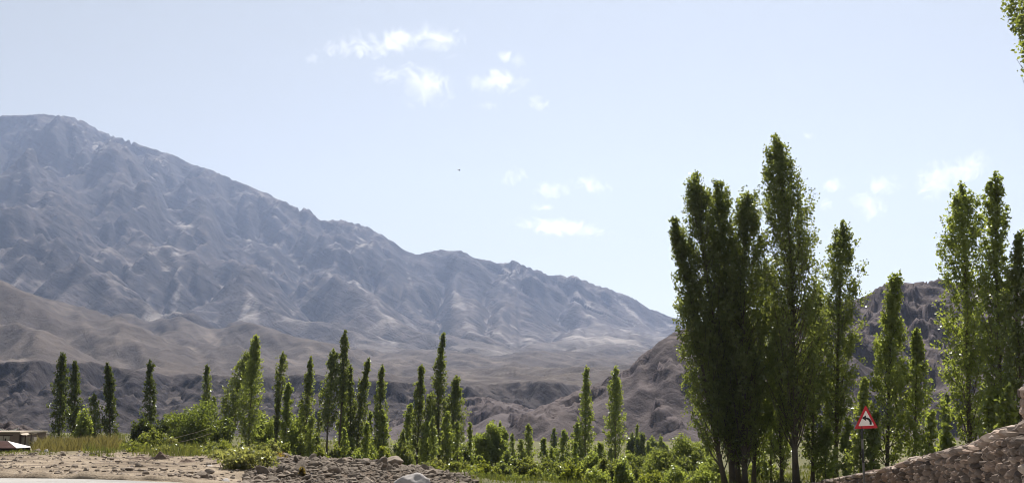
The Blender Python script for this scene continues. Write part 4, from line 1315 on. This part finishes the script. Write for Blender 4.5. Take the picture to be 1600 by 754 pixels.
# core
cv = []; cf = []
ns = 60
for i in range(ns + 1):
    s = WL * i / ns
    p = wall_at(s); d = wall_dir(s); nx, ny = -d[1], d[0]
    zb = p[2] - 1.75
    for off, z in ((-0.19, zb), (-0.16, p[2] - 0.16), (0.16, p[2] - 0.16), (0.19, zb)):
        cv.append((p[0] + nx * off - origin[0], p[1] + ny * off - origin[1], z - origin[2]))
for i in range(ns):
    for k in range(3):
        cf.append((i * 4 + k, i * 4 + k + 1, (i + 1) * 4 + k + 1, (i + 1) * 4 + k))
cf.append((0, 1, 2, 3)); cf.append(tuple(ns * 4 + k for k in (3, 2, 1, 0)))
cb = MB(); cb.add(cv, cf)
link('core', cb.mesh('core'), M['gap_shade'], wall)
specs = []; cops = []
for side in (1, -1):
    s = 0.0
    z_rows = 12
    while s < WL:
        p = wall_at(s); d = wall_dir(s)
        near = p[1] < 30
        if side == -1 and rng.random() < 0.5:
            s += 0.2; continue
        wst = rng.uniform(0.04, 0.088) * (1.0 if near else 1.35)
        nx, ny = -d[1], d[0]
        z = p[2] - 0.16 - rng.random() * 0.06
        while z > p[2] - 1.7:
            h = rng.uniform(0.06, 0.14) * (1.0 if near else 1.25)
            off = side * (0.20 + rng.normal() * 0.022)
            c = np.array([p[0] + nx * off + d[0] * rng.normal() * 0.02, p[1] + ny * off + d[1] * rng.normal() * 0.02, z - h * 0.5]) - origin
            specs.append((c, (wst * 0.55, 0.10, h * 0.53), d, rng.normal() * 0.28))
            z -= h * 0.93
        s += wst * 0.98
s = 0.0
while s < WL:
    p = wall_at(s); d = wall_dir(s)
    L_ = rng.uniform(0.10, 0.28)
    c = np.array([p[0], p[1], p[2] - 0.09 + rng.normal() * 0.02]) - origin
    cops.append((c, (L_ * 0.56, 0.25 + rng.random() * 0.05, 0.05 + rng.random() * 0.035), d, rng.normal() * 0.22))
    s += L_ * 0.9
link('stonework', stones_mesh('stonework', specs, 5), M['wallstone'], wall)
link('coping', stones_mesh('coping', cops, 6), M['coping'], wall)

# pillar at the end of the wall
pc = P(1634, 690, 14.0)
pb = gz(pc[0], 14.0) - 0.1
ptop = P(1600, 600, 13.8)[2]
pil = empty('stone_pillar', (pc[0], 14.0, pb), 'square stone pillar standing at the right end of the wall', 'pillar')
PH = ptop - pb; PW = 0.36
cb = MB(); cb.box((0, 0, PH / 2 - 0.05), (PW - 0.04, PW - 0.04, PH - 0.1)); link('core', cb.mesh('core'), M['gap_shade'], pil)
specs = []
for fx, fy in ((-1, 0), (0, -1), (1, 0), (0, 1)):
    z = 0.0
    while z < PH - 0.12:
        h = rng.uniform(0.08, 0.16)
        t = -PW / 2
        while t < PW / 2 - 0.03:
            w_ = rng.uniform(0.09, 0.18); w_ = min(w_, PW / 2 - t + 0.02)
            cx = fx * PW / 2 + (0 if fx else t + w_ / 2); cy_ = fy * PW / 2 + (0 if fy else t + w_ / 2)
            d = np.array([1.0, 0, 0]) if fy else np.array([0, 1.0, 0])
            specs.append((np.array([cx, cy_, z + h / 2]), (w_ * 0.6, 0.045, h * 0.58), d, rng.normal() * 0.1))
            t += w_ * 0.95
        z += h * 0.95
link('stonework', stones_mesh('stonework', specs, 8), M['wallstone'], pil)
link('cap', stones_mesh('cap', [(np.array([0, 0, PH - 0.06]), (PW * 0.60, PW * 0.60, 0.07), np.array([1.0, 0, 0]), 0.02)], 9), M['coping'], pil)


# ------------------------------------------------------------------ road sign
def flat_mat(name, col, rough=0.5, spec=0.4, metal=0.0, wear=0.12):
    m = NT(name)
    n = m.noise(m.coord('Object'), 9.0, 5, 0.7)
    c = m.mix(m.math('MULTIPLY', m.ramp(n, [(0.45, 0), (0.75, 1)]), wear * 3), col, tuple(k * 0.6 + 0.05 for k in col))
    m.principled(c, rough, None, spec, metal)
    return m.m


M['sign_red'] = flat_mat('sign_red_film', (0.52, 0.015, 0.025))
M['sign_white'] = flat_mat('sign_white_film', (0.86, 0.80, 0.76), wear=0.05)
M['sign_black'] = flat_mat('sign_black_paint', (0.012, 0.012, 0.012))
M['galv'] = flat_mat('grey_steel', (0.42, 0.41, 0.40), 0.45, 0.5, 0.3)
M['post_white'] = flat_mat('post_white_paint', (0.13, 0.122, 0.118))
SY = 30.0
sb = P(1352, 786, SY); zg = gz(sb[0], SY)
sign = empty('road_sign', (sb[0], SY, zg), 'triangular red bordered warning sign with black left bend arrow', 'road sign')
c0 = P(1352, 652, SY)
mp = mpp(SY)


def lo(px, py, y):
    p = P(px, py, SY); return (p[0] - sb[0], y, p[2] - zg)


def prism(pts, y0, y1):
    b = MB(); n = len(pts)
    v = [(x, y0, z) for x, z in pts] + [(x, y1, z) for x, z in pts]
    f = [tuple(range(n)), tuple(range(n, 2 * n))[::-1]] + [(i, (i + 1) % n, n + (i + 1) % n, n + i) for i in range(n)]
    b.add(v, f); return b


def rounded(tri, r, k=5):
    out = []
    n = len(tri)
    for i in range(n):
        a, b, c = Vector(tri[i - 1]), Vector(tri[i]), Vector(tri[(i + 1) % n])
        u = (a - b).normalized(); w = (c - b).normalized()
        p0 = b + u * r; p1 = b + w * r
        for j in range(k + 1):
            t = j / k
            q = (1 - t) ** 2 * p0 + 2 * t * (1 - t) * b + t * t * p1
            out.append((q.x, q.y))
    return out


def tri(pxs):
    return [(lo(x, y, 0)[0], lo(x, y, 0)[2]) for x, y in pxs]


outer = tri([(1352.0, 632.0), (1334.5, 669.5), (1371.5, 668.0)])
cx_ = sum(p[0] for p in outer) / 3; cz_ = sum(p[1] for p in outer) / 3
inner = [(cx_ + (x - cx_) * 0.66, cz_ + (z - cz_) * 0.66 + 0.002) for x, z in outer]
link('plate', prism(rounded(outer, 0.045), -0.030, -0.026).mesh('plate'), M['sign_red'], sign)
link('white_panel', prism(rounded(inner, 0.03), -0.034, -0.0305).mesh('white_panel'), M['sign_white'], sign)
# arrow: shaft up from the lower right bending to the left
path = [(1360.0, 662.5), (1359.6, 658.0), (1357.5, 654.6), (1354.6, 653.0), (1351.6, 652.6)]
hw = [1.75, 1.75, 1.75, 1.55, 1.4]
L1 = []; L2 = []
for i, (x, y) in enumerate(path):
    a = path[max(i - 1, 0)]; b = path[min(i + 1, len(path) - 1)]
    dx, dy = b[0] - a[0], b[1] - a[1]; q = math.hypot(dx, dy)
    L1.append((x - dy / q * hw[i], y + dx / q * hw[i])); L2.append((x + dy / q * hw[i], y - dx / q * hw[i]))
ab = MB()
for i in range(len(path) - 1):
    quad = tri([L1[i], L1[i + 1], L2[i + 1], L2[i]])
    b = prism(quad, -0.0365, -0.0345); ab.add(b.v, b.f)
b = prism(tri([(1352.4, 648.0), (1345.8, 652.2), (1352.6, 656.8)]), -0.0366, -0.0345); ab.add(b.v, b.f)
link('arrow', ab.mesh('arrow'), M['sign_black'], sign)
pbm = MB(); zt_ = lo(1352, 660, 0)[2]; zj = lo(1352, 686, 0)[2]; zk = lo(1352, 700, 0)[2]; zl = lo(1352, 722, 0)[2]; zm_ = lo(1352, 735, 0)[2]
post = link('post', None or (lambda b: (b.tube([(0, 0, -0.3), (0, 0, zt_)], [0.031, 0.031], 10), b.mesh('post'))[1])(MB()), M['post_white'], sign)
for nm, za, zb_ in (('black_band', zj + 0.01, zt_ - 0.01), ('black_band', zl, zk), ('black_band', zm_ - 0.75, zm_ - 0.35)):
    b = MB(); b.tube([(0, 0, za), (0, 0, zb_)], [0.0335, 0.0335], 10); link(nm, b.mesh(nm), M['sign_black'], post)
b = MB()
b.box((0, -0.012, lo(0, 666.5, 0)[2]), (0.30, 0.024, 0.03)); b.box((0, -0.012, lo(0, 650, 0)[2]), (0.20, 0.024, 0.03))
link('bracket', b.mesh('bracket'), M['galv'], sign)
for px in (1335.5, 1349.0):
    b = MB(); q = lo(px, 670.6, 0); b.box((q[0], -0.03, q[2]), (0.022, 0.014, 0.05)); link('clip', b.mesh('clip'), M['post_white'], sign)

# ------------------------------------------------------------------ house, shed and the mound behind them
M['mud'] = rough_mat('mud_brick', (0.20, 0.145, 0.115), (0.27, 0.20, 0.16), 2.0, 0.03)
M['plaster'] = rough_mat('pale_plaster', (0.42, 0.36, 0.29), (0.50, 0.44, 0.36), 1.2, 0.01)
M['tin_red'] = rough_mat('rusted_red_tin', (0.10, 0.052, 0.045), (0.15, 0.08, 0.068), 1.4, 0.01, 0.6)
M['tin_sunlit'] = rough_mat('sunlit_tin', (0.34, 0.33, 0.32), (0.44, 0.43, 0.42), 0.8, 0.01, 0.5, spec=0.5)  # end slope of the red roof, its sunlight put into the colour
M['timber'] = rough_mat('dark_timber', (0.06, 0.042, 0.033), (0.10, 0.07, 0.055), 3.0, 0.01)
M['opening'] = rough_mat('dark_window_fill', (0.022, 0.017, 0.016), (0.035, 0.027, 0.025), 3.0, 0.005)  # plain near-black fill for the window opening
M['flag'] = flat_mat('white_cloth', (0.82, 0.82, 0.82), 0.8, 0.1)
HY = 88.0
hp = P(0, 700, HY)
hz0 = gz(hp[0], HY) - 0.1


def hx(px): return P(px, 690, HY)[0]


def hzz(py): return P(0, py, HY)[2]


hx0, hx1 = hx(-70), hx(29.5)
house = empty('mud_house', ((hx0 + hx1) / 2, HY, hz0), 'flat roofed brown mud brick house with two pale wall panels', 'house')
hc = (hx0 + hx1) / 2


def hbox(name, x0, x1, y0, y1, z0, z1, mat, parent, ox, oy, oz):
    b = MB(); b.box(((x0 + x1) / 2 - ox, (y0 + y1) / 2 - oy, (z0 + z1) / 2 - oz), (x1 - x0, y1 - y0, z1 - z0))
    return link(name, b.mesh(name), M[mat], parent)


hbox('wall', hx0, hx1, HY, HY + 5, hz0, hzz(675.5), 'mud', house, hc, HY, hz0)
hbox('roof', hx0 - 0.1, hx1 + 0.12, HY - 0.15, HY + 5.1, hzz(675.5) + 0.002, hzz(673.2), 'plaster', house, hc, HY, hz0)
hbox('beam', hx0, hx1 - 0.5, HY - 0.05, HY - 0.002, hzz(680.2), hzz(678.6), 'timber', house, hc, HY, hz0)
hbox('plaster_panel', hx(-20), hx(4), HY - 0.03, HY - 0.002, hzz(690), hzz(680.3), 'plaster', house, hc, HY, hz0)
hbox('plaster_panel', hx(5.6), hx(14.5), HY - 0.03, HY - 0.002, hzz(690), hzz(680.6), 'plaster', house, hc, HY, hz0)
w = hbox('window', hx(7.4), hx(9.6), HY - 0.06, HY - 0.032, hzz(688), hzz(684), 'timber', house, hc, HY, hz0)
hbox('pane', hx(7.7), hx(9.3), HY - 0.066, HY - 0.061, hzz(687.6), hzz(684.4), 'opening', w, hc, HY, hz0)
# annex with a white sheet on top
AX0, AX1 = hx(30.5), hx(49.8)
ac = (AX0 + AX1) / 2
annex = empty('annex', (ac, HY, hz0), 'low plastered annex with a white sheet roof beside the mud house', 'outbuilding')
hbox('wall', AX0, AX1, HY + 0.3, HY + 1.0, hz0, hzz(682.5), 'plaster', annex, ac, HY, hz0)
b = MB()
q = 9; vsx = []
for j in (0, 1):
    for i in range(q):
        t = i / (q - 1)
        vsx.append((AX0 + (AX1 - AX0) * t - ac, (-0.2 if j == 0 else 1.1), hzz(676.5 + 2.4 * math.sin(t * 3.1)) - hz0 + 0.06 * j + 0.02 * math.sin(i * 2.1)))
vs2 = [(x, y, z - 0.03) for x, y, z in vsx]
b.add(vsx + vs2, [(i, i + 1, q + i + 1, q + i) for i in range(q - 1)] + [(2 * q + i, 3 * q + i, 3 * q + i + 1, 2 * q + i + 1) for i in range(q - 1)] +
      [(i, 2 * q + i, 2 * q + i + 1, i + 1) for i in range(q - 1)])
link('roof', b.mesh('roof'), M['plaster'], annex)
for px in (31.5, 40, 49):
    b = MB(); zz_ = hzz(676.5 + 2.4 * math.sin((px - 30.5) / 19.3 * 3.1)) - hz0
    b.tube([(hx(px) - ac, -0.1, 0), (hx(px) - ac, -0.1, zz_)], [0.05, 0.05], 6); link('post', b.mesh('post'), M['timber'], annex)

# shed in front
VY = 72.0


def sx(px): return P(px, 695, VY)[0]


def sz(py): return P(0, py, VY)[2]


sg = gz(sx(10), VY) - 0.1
sc0 = (sx(-40) + sx(43)) / 2
shed = empty('shed', (sc0, VY, sg), 'low dark shed with red front roof and end slope coloured as sunlit tin', 'shed')
hbox('wall', sx(-40), sx(38), VY, VY + 0.9, sg, sz(699.5), 'timber', shed, sc0, VY, sg)
ex0, ex1 = sx(-42) - sc0, sx(44.5) - sc0
rid0, rid1 = sx(-42) - sc0, sx(9) - sc0
ze, zr = sz(699) - sg, sz(688) - sg
A_, B_, C_, D_ = (ex0, -0.35, ze), (sx(30) - sc0, -0.35, ze), (sx(41) - sc0, 0.3, sz(698.5) - sg), (sx(41) - sc0, 1.0, ze + 0.03)
R0, R1 = (rid0, 0.2, zr), (rid1, 0.2, zr)
b = MB(); b.add([A_, B_, R1, R0], [(0, 1, 2, 3)]); b.add([(x, y, z - 0.04) for x, y, z in (A_, B_, R1, R0)], [(0, 3, 2, 1)])
link('front_roof', b.mesh('front_roof'), M['tin_red'], shed)
b = MB(); b.add([B_, C_, D_, R1], [(0, 1, 2, 3)]); b.add([(x, y, z - 0.04) for x, y, z in (B_, C_, D_, R1)], [(0, 3, 2, 1)])
link('end_roof', b.mesh('end_roof'), M['tin_sunlit'], shed)
b = MB(); b.add([(ex0, 1.0, ze + 0.03), D_, R1, R0], [(0, 1, 2, 3)])
link('back_roof', b.mesh('back_roof'), M['tin_red'], shed)

# brown stony mound behind the house
def mound(name, label, px, ptop, pbase, w, Y, seed, mat='hill', asym=0.0):
    n = 60
    t = P(px, ptop, Y); H = t[2] - P(px, pbase, Y)[2]; W = w * mpp(Y) / 2
    gx_, gy_ = np.meshgrid(np.linspace(-1, 1, n), np.linspace(-1, 1, n))
    r = np.hypot(gx_ - asym * (1 - np.abs(gx_)), gy_)
    h = np.clip(1 - r ** 1.3, 0, 1)
    h = h + (0.20 * (ridged(gx_ * 2.2, gy_ * 2.2, seed, 4) - 0.9) + 0.05 * fbm(gx_ * 9, gy_ * 9, seed + 4, 3)) * np.clip(h * 3, 0, 1) - 0.03
    o = link(name, grid_mesh(name, gx_ * W, gy_ * W * 0.8, h * H, {'scree': 0.3 + 0.3 * fbm(gx_ * 3, gy_ * 3, seed + 9, 3)}), M[mat])
    o.location = (t[0], Y, P(px, pbase, Y)[2])
    tag(o, label, 'mound', kind='structure')


mound('earth_mound', 'brown stony mound behind the mud house', 12, 660, 700, 170, 125, 31)
mound('low_hillock', 'low brown hillock right of the house', 62, 675, 700, 110, 140, 35)

# string of white flags
fl = empty('flag_string', tuple(P(14, 669, 100)), 'sagging string of small white flags above the mud house', 'flag string')
f0 = P(14, 669, 100)
fp = []
for i in range(17):
    px = -6 + 34 * i / 16
    py = 666.5 + 5.2 * (1 - ((px - 13) / 16.5) ** 2) if px > -4 else 666
    q = P(px, py, 100) - f0; fp.append(q)
b = MB(); b.tube([tuple(q + np.array([0, 0, .02])) for q in fp], [0.012] * 17, 4, False); link('cord', b.mesh('cord'), M['timber'], fl)
for i, q in enumerate(fp):
    b = MB(); b.box((q[0], q[1], q[2] - 0.07), (0.11, 0.012, 0.13 + 0.03 * (i % 3)), 0.3 * math.sin(i * 2.3)); link('flag', b.mesh('flag'), M['flag'], fl)
b = MB()
for i in (0, 16):
    q = fp[i]; b.tube([(q[0], q[1], -4.2), (q[0], q[1], q[2] + 0.1)], [0.03, 0.025], 6)
link('pole', b.mesh('pole'), M['timber'], fl)

# concrete troughs in the grass
for lab, px, pt_, pb_, w_, Y in [('grey concrete trough before the short bright poplar', 130, 692.5, 700, 13, 88), ('small pale concrete block beside the dark pair', 86, 691, 699, 5, 92),
                                 ('low concrete block under the broad skirted poplar', 172, 693.5, 700, 9, 90)]:
    p = P(px, pt_, Y); z0 = gz(p[0], Y) - 0.05; hgt = p[2] - z0; W_ = w_ * mpp(Y)
    tro = empty('concrete_trough', (p[0], Y, z0), lab, 'trough')
    b = MB(); b.box((0, 0, hgt / 2), (W_, 0.5, hgt)); link('basin', b.mesh('basin'), M['galv'] if w_ > 10 else M['plaster'], tro)
    b = MB(); b.box((0, 0, hgt + 0.03), (W_ + 0.08, 0.58, 0.055)); link('rim', b.mesh('rim'), M['plaster'], tro)

# sagging wires
def wire(label, pts, Y):
    q = [P(x, y, Y) for x, y in pts]
    b = MB(); b.tube([tuple(v) for v in q], [0.011] * len(q), 4)
    tag(link('wire', b.mesh('wire'), M['plaster']), label, 'wire')


wire('thin wire sagging across the dark pair of poplars', [(60, 668), (85, 680), (100, 682.5), (120, 684.5), (150, 685)], 84)
wire('upper thin wire rising in front of the willow thicket', [(240, 687), (262, 685.5), (285, 680.5), (311, 673.5), (330, 667)], 78)
wire('lower thin wire rising in front of the willow thicket', [(270, 692), (290, 688), (311, 682.5), (330, 676)], 78)

# small grey wooden hut posts seen far right
def post_fence(label, px0, px1, pt_, pb_, Y, n):
    p0 = P(px0, pb_, Y)
    r = empty('pole_fence', tuple(p0), label, 'fence')
    for i in range(n):
        px = px0 + (px1 - px0) * i / (n - 1)
        a = P(px, pb_, Y) - p0; t = P(px, pt_ + (i % 2), Y) - p0
        b = MB(); b.tube([tuple(a - np.array([0, 0, .6])), tuple(t)], [0.06, 0.05], 6); link('pole', b.mesh('pole'), M['galv'], r)
    b = MB(); q0 = P(px0, pt_ + 5, Y) - p0; q1 = P(px1, pt_ + 5, Y) - p0
    b.tube([tuple(q0 + np.array([0, -.07, 0])), tuple(q1 + np.array([0, -.07, 0]))], [0.04, 0.04], 6); link('rail', b.mesh('rail'), M['galv'], r)


post_fence('pale grey pole fence seen between poplars over the wall', 1447, 1461, 678, 712, 85, 4)

# bird
bp = P(717, 266, 150)
bird = MB()
bird.tube([(-0.22, 0, 0), (-0.1, 0, 0.01), (0.05, 0, 0.01), (0.17, 0, 0.015), (0.23, 0, 0.01)], [0.02, 0.055, 0.065, 0.04, 0.01], 8)
bird.add([(0.08, 0.03, 0.02), (-0.08, 0.03, 0.02), (-0.12, 0.28, 0.13), (-0.14, 0.5, 0.10), (0.02, 0.28, 0.14)], [(0, 1, 2, 4), (4, 2, 3)])
bird.add([(0.08, -0.03, 0.02), (-0.08, -0.03, 0.02), (-0.12, -0.28, 0.13), (-0.14, -0.5, 0.10), (0.02, -0.28, 0.14)], [(0, 4, 2, 1), (4, 3, 2)])
bird.add([(-0.18, 0.02, 0), (-0.18, -0.02, 0), (-0.34, -0.06, 0), (-0.34, 0.06, 0)], [(0, 1, 2, 3)])
bo = link('bird', bird.mesh('bird'), M['sign_black'], None, tuple(bp), (0.2, 0.1, 0.8))
tag(bo, 'tiny dark bird flying in the open sky', 'bird')

# ------------------------------------------------------------------ clouds: real vapour, high beyond the valley
cm = NT('cloud_vapour')
tc = cm.coord('Object')
oi = cm.n('ShaderNodeObjectInfo')
off = cm.n('ShaderNodeVectorMath', operation='ADD')
sc_ = cm.n('ShaderNodeVectorMath', operation='SCALE'); cm.l(oi.outputs['Location'], sc_.inputs[0]); sc_.inputs['Scale'].default_value = 0.37
geo_ = cm.n('ShaderNodeNewGeometry')
psc = cm.n('ShaderNodeVectorMath', operation='SCALE'); cm.l(geo_.outputs['Position'], psc.inputs[0]); psc.inputs['Scale'].default_value = 0.001
nz = cm.noise(psc.outputs[0], 4.5, 8, 0.66, 1.3)
ln = cm.n('ShaderNodeVectorMath', operation='LENGTH'); cm.l(tc, ln.inputs[0])
fall = cm.math('SUBTRACT', 1.0, ln.outputs['Value'], True)
dn = cm.math('SUBTRACT', nz, cm.math('SUBTRACT', 0.75, cm.math('MULTIPLY', cm.math('POWER', fall, 0.6), 0.38)))
dn = cm.math('MINIMUM', cm.math('MULTIPLY', cm.math('MAXIMUM', dn, 0.0), 2.6), 1.0)
vol = cm.n('ShaderNodeVolumePrincipled')
vol.inputs['Color'].default_value = (1, 1, 1, 1)
vol.inputs['Anisotropy'].default_value = 0.5
cm.l(cm.math('MULTIPLY', dn, CLOUD_DENSITY), vol.inputs['Density'])
cm.l(vol.outputs[0], cm.out.inputs['Volume'])
bmi = bmesh.new(); bmesh.ops.create_icosphere(bmi, subdivisions=3, radius=1.0)
cme = bpy.data.meshes.new('cloud'); bmi.to_mesh(cme); bmi.free(); cme.materials.append(cm.m)
CL = [
    ('long wispy white cloud streak at the upper left of the cloud field', 584, 70, 76, 17, 8), ('feathery cloud reaching to the top of the cloud field', 684, 57, 42, 20, -5),
    ('small ragged cloud left of the brightest cloud', 599, 117, 24, 16, 0), ('brightest puffy white cloud in the cloud field', 662, 132, 50, 30, -15),
    ('wide flat white cloud right of the brightest cloud', 778, 129, 54, 16, -4), ('faint small cloud above the brightest cloud', 706, 95, 22, 16, 0),
    ('faint cloud shred at the upper right of the cloud field', 797, 93, 26, 13, -15), ('thin cloud shred below the wide flat cloud', 757, 164, 24, 8, -5),
    ('faint shred trailing right of the wide flat cloud', 840, 160, 20, 14, -20), ('faint shred at the far left of the cloud field', 492, 91, 26, 9, 0),
    ('small cloud left of the low rounded cloud', 806, 276, 22, 14, 0), ('low rounded white cloud over the far ridge', 864, 297, 34, 12, -5), ('faint cloud right of the low rounded cloud', 918, 288, 32, 13, -8),
    ('tiny flat cloud under the low rounded one', 845, 324, 22, 6, 0), ('long thin cloud streak low over the far ridge', 874, 356, 76, 10, -5),
    ('tiny cloud scrap right of the tallest poplar tip', 1262, 215, 14, 8, -10), ('small white cloud left in the right cloud group', 1303, 290, 22, 12, 0),
    ('slanting white cloud in the right cloud group', 1378, 291, 32, 16, 12), ('lowest white cloud in the right cloud group', 1358, 322, 32, 18, -25),
    ('ragged cloud left of the tall open poplar tip', 1466, 280, 40, 24, 20), ('bright ragged cloud touching the tall open poplar tip', 1508, 264, 40, 20, 15),
    ('faint scrap low in the right cloud group', 1290, 318, 14, 10, 0)]
for lab, px, py, hw_, hh_, rot in CL:
    el = (650 - py) / F
    Yc = min(3300.0 / el, 19000.0)
    c_ = P(px, py, Yc); mpx = mpp(Yc)
    o = bpy.data.objects.new('cloud', cme); COL.objects.link(o)
    o.location = c_
    o.scale = (hw_ * mpx * 1.5, hw_ * mpx * 1.0, hh_ * mpx * 1.7)
    o.rotation_euler = (0, R(-rot), 0)
    tag(o, lab, 'cloud', 'white clouds in the pale sky')
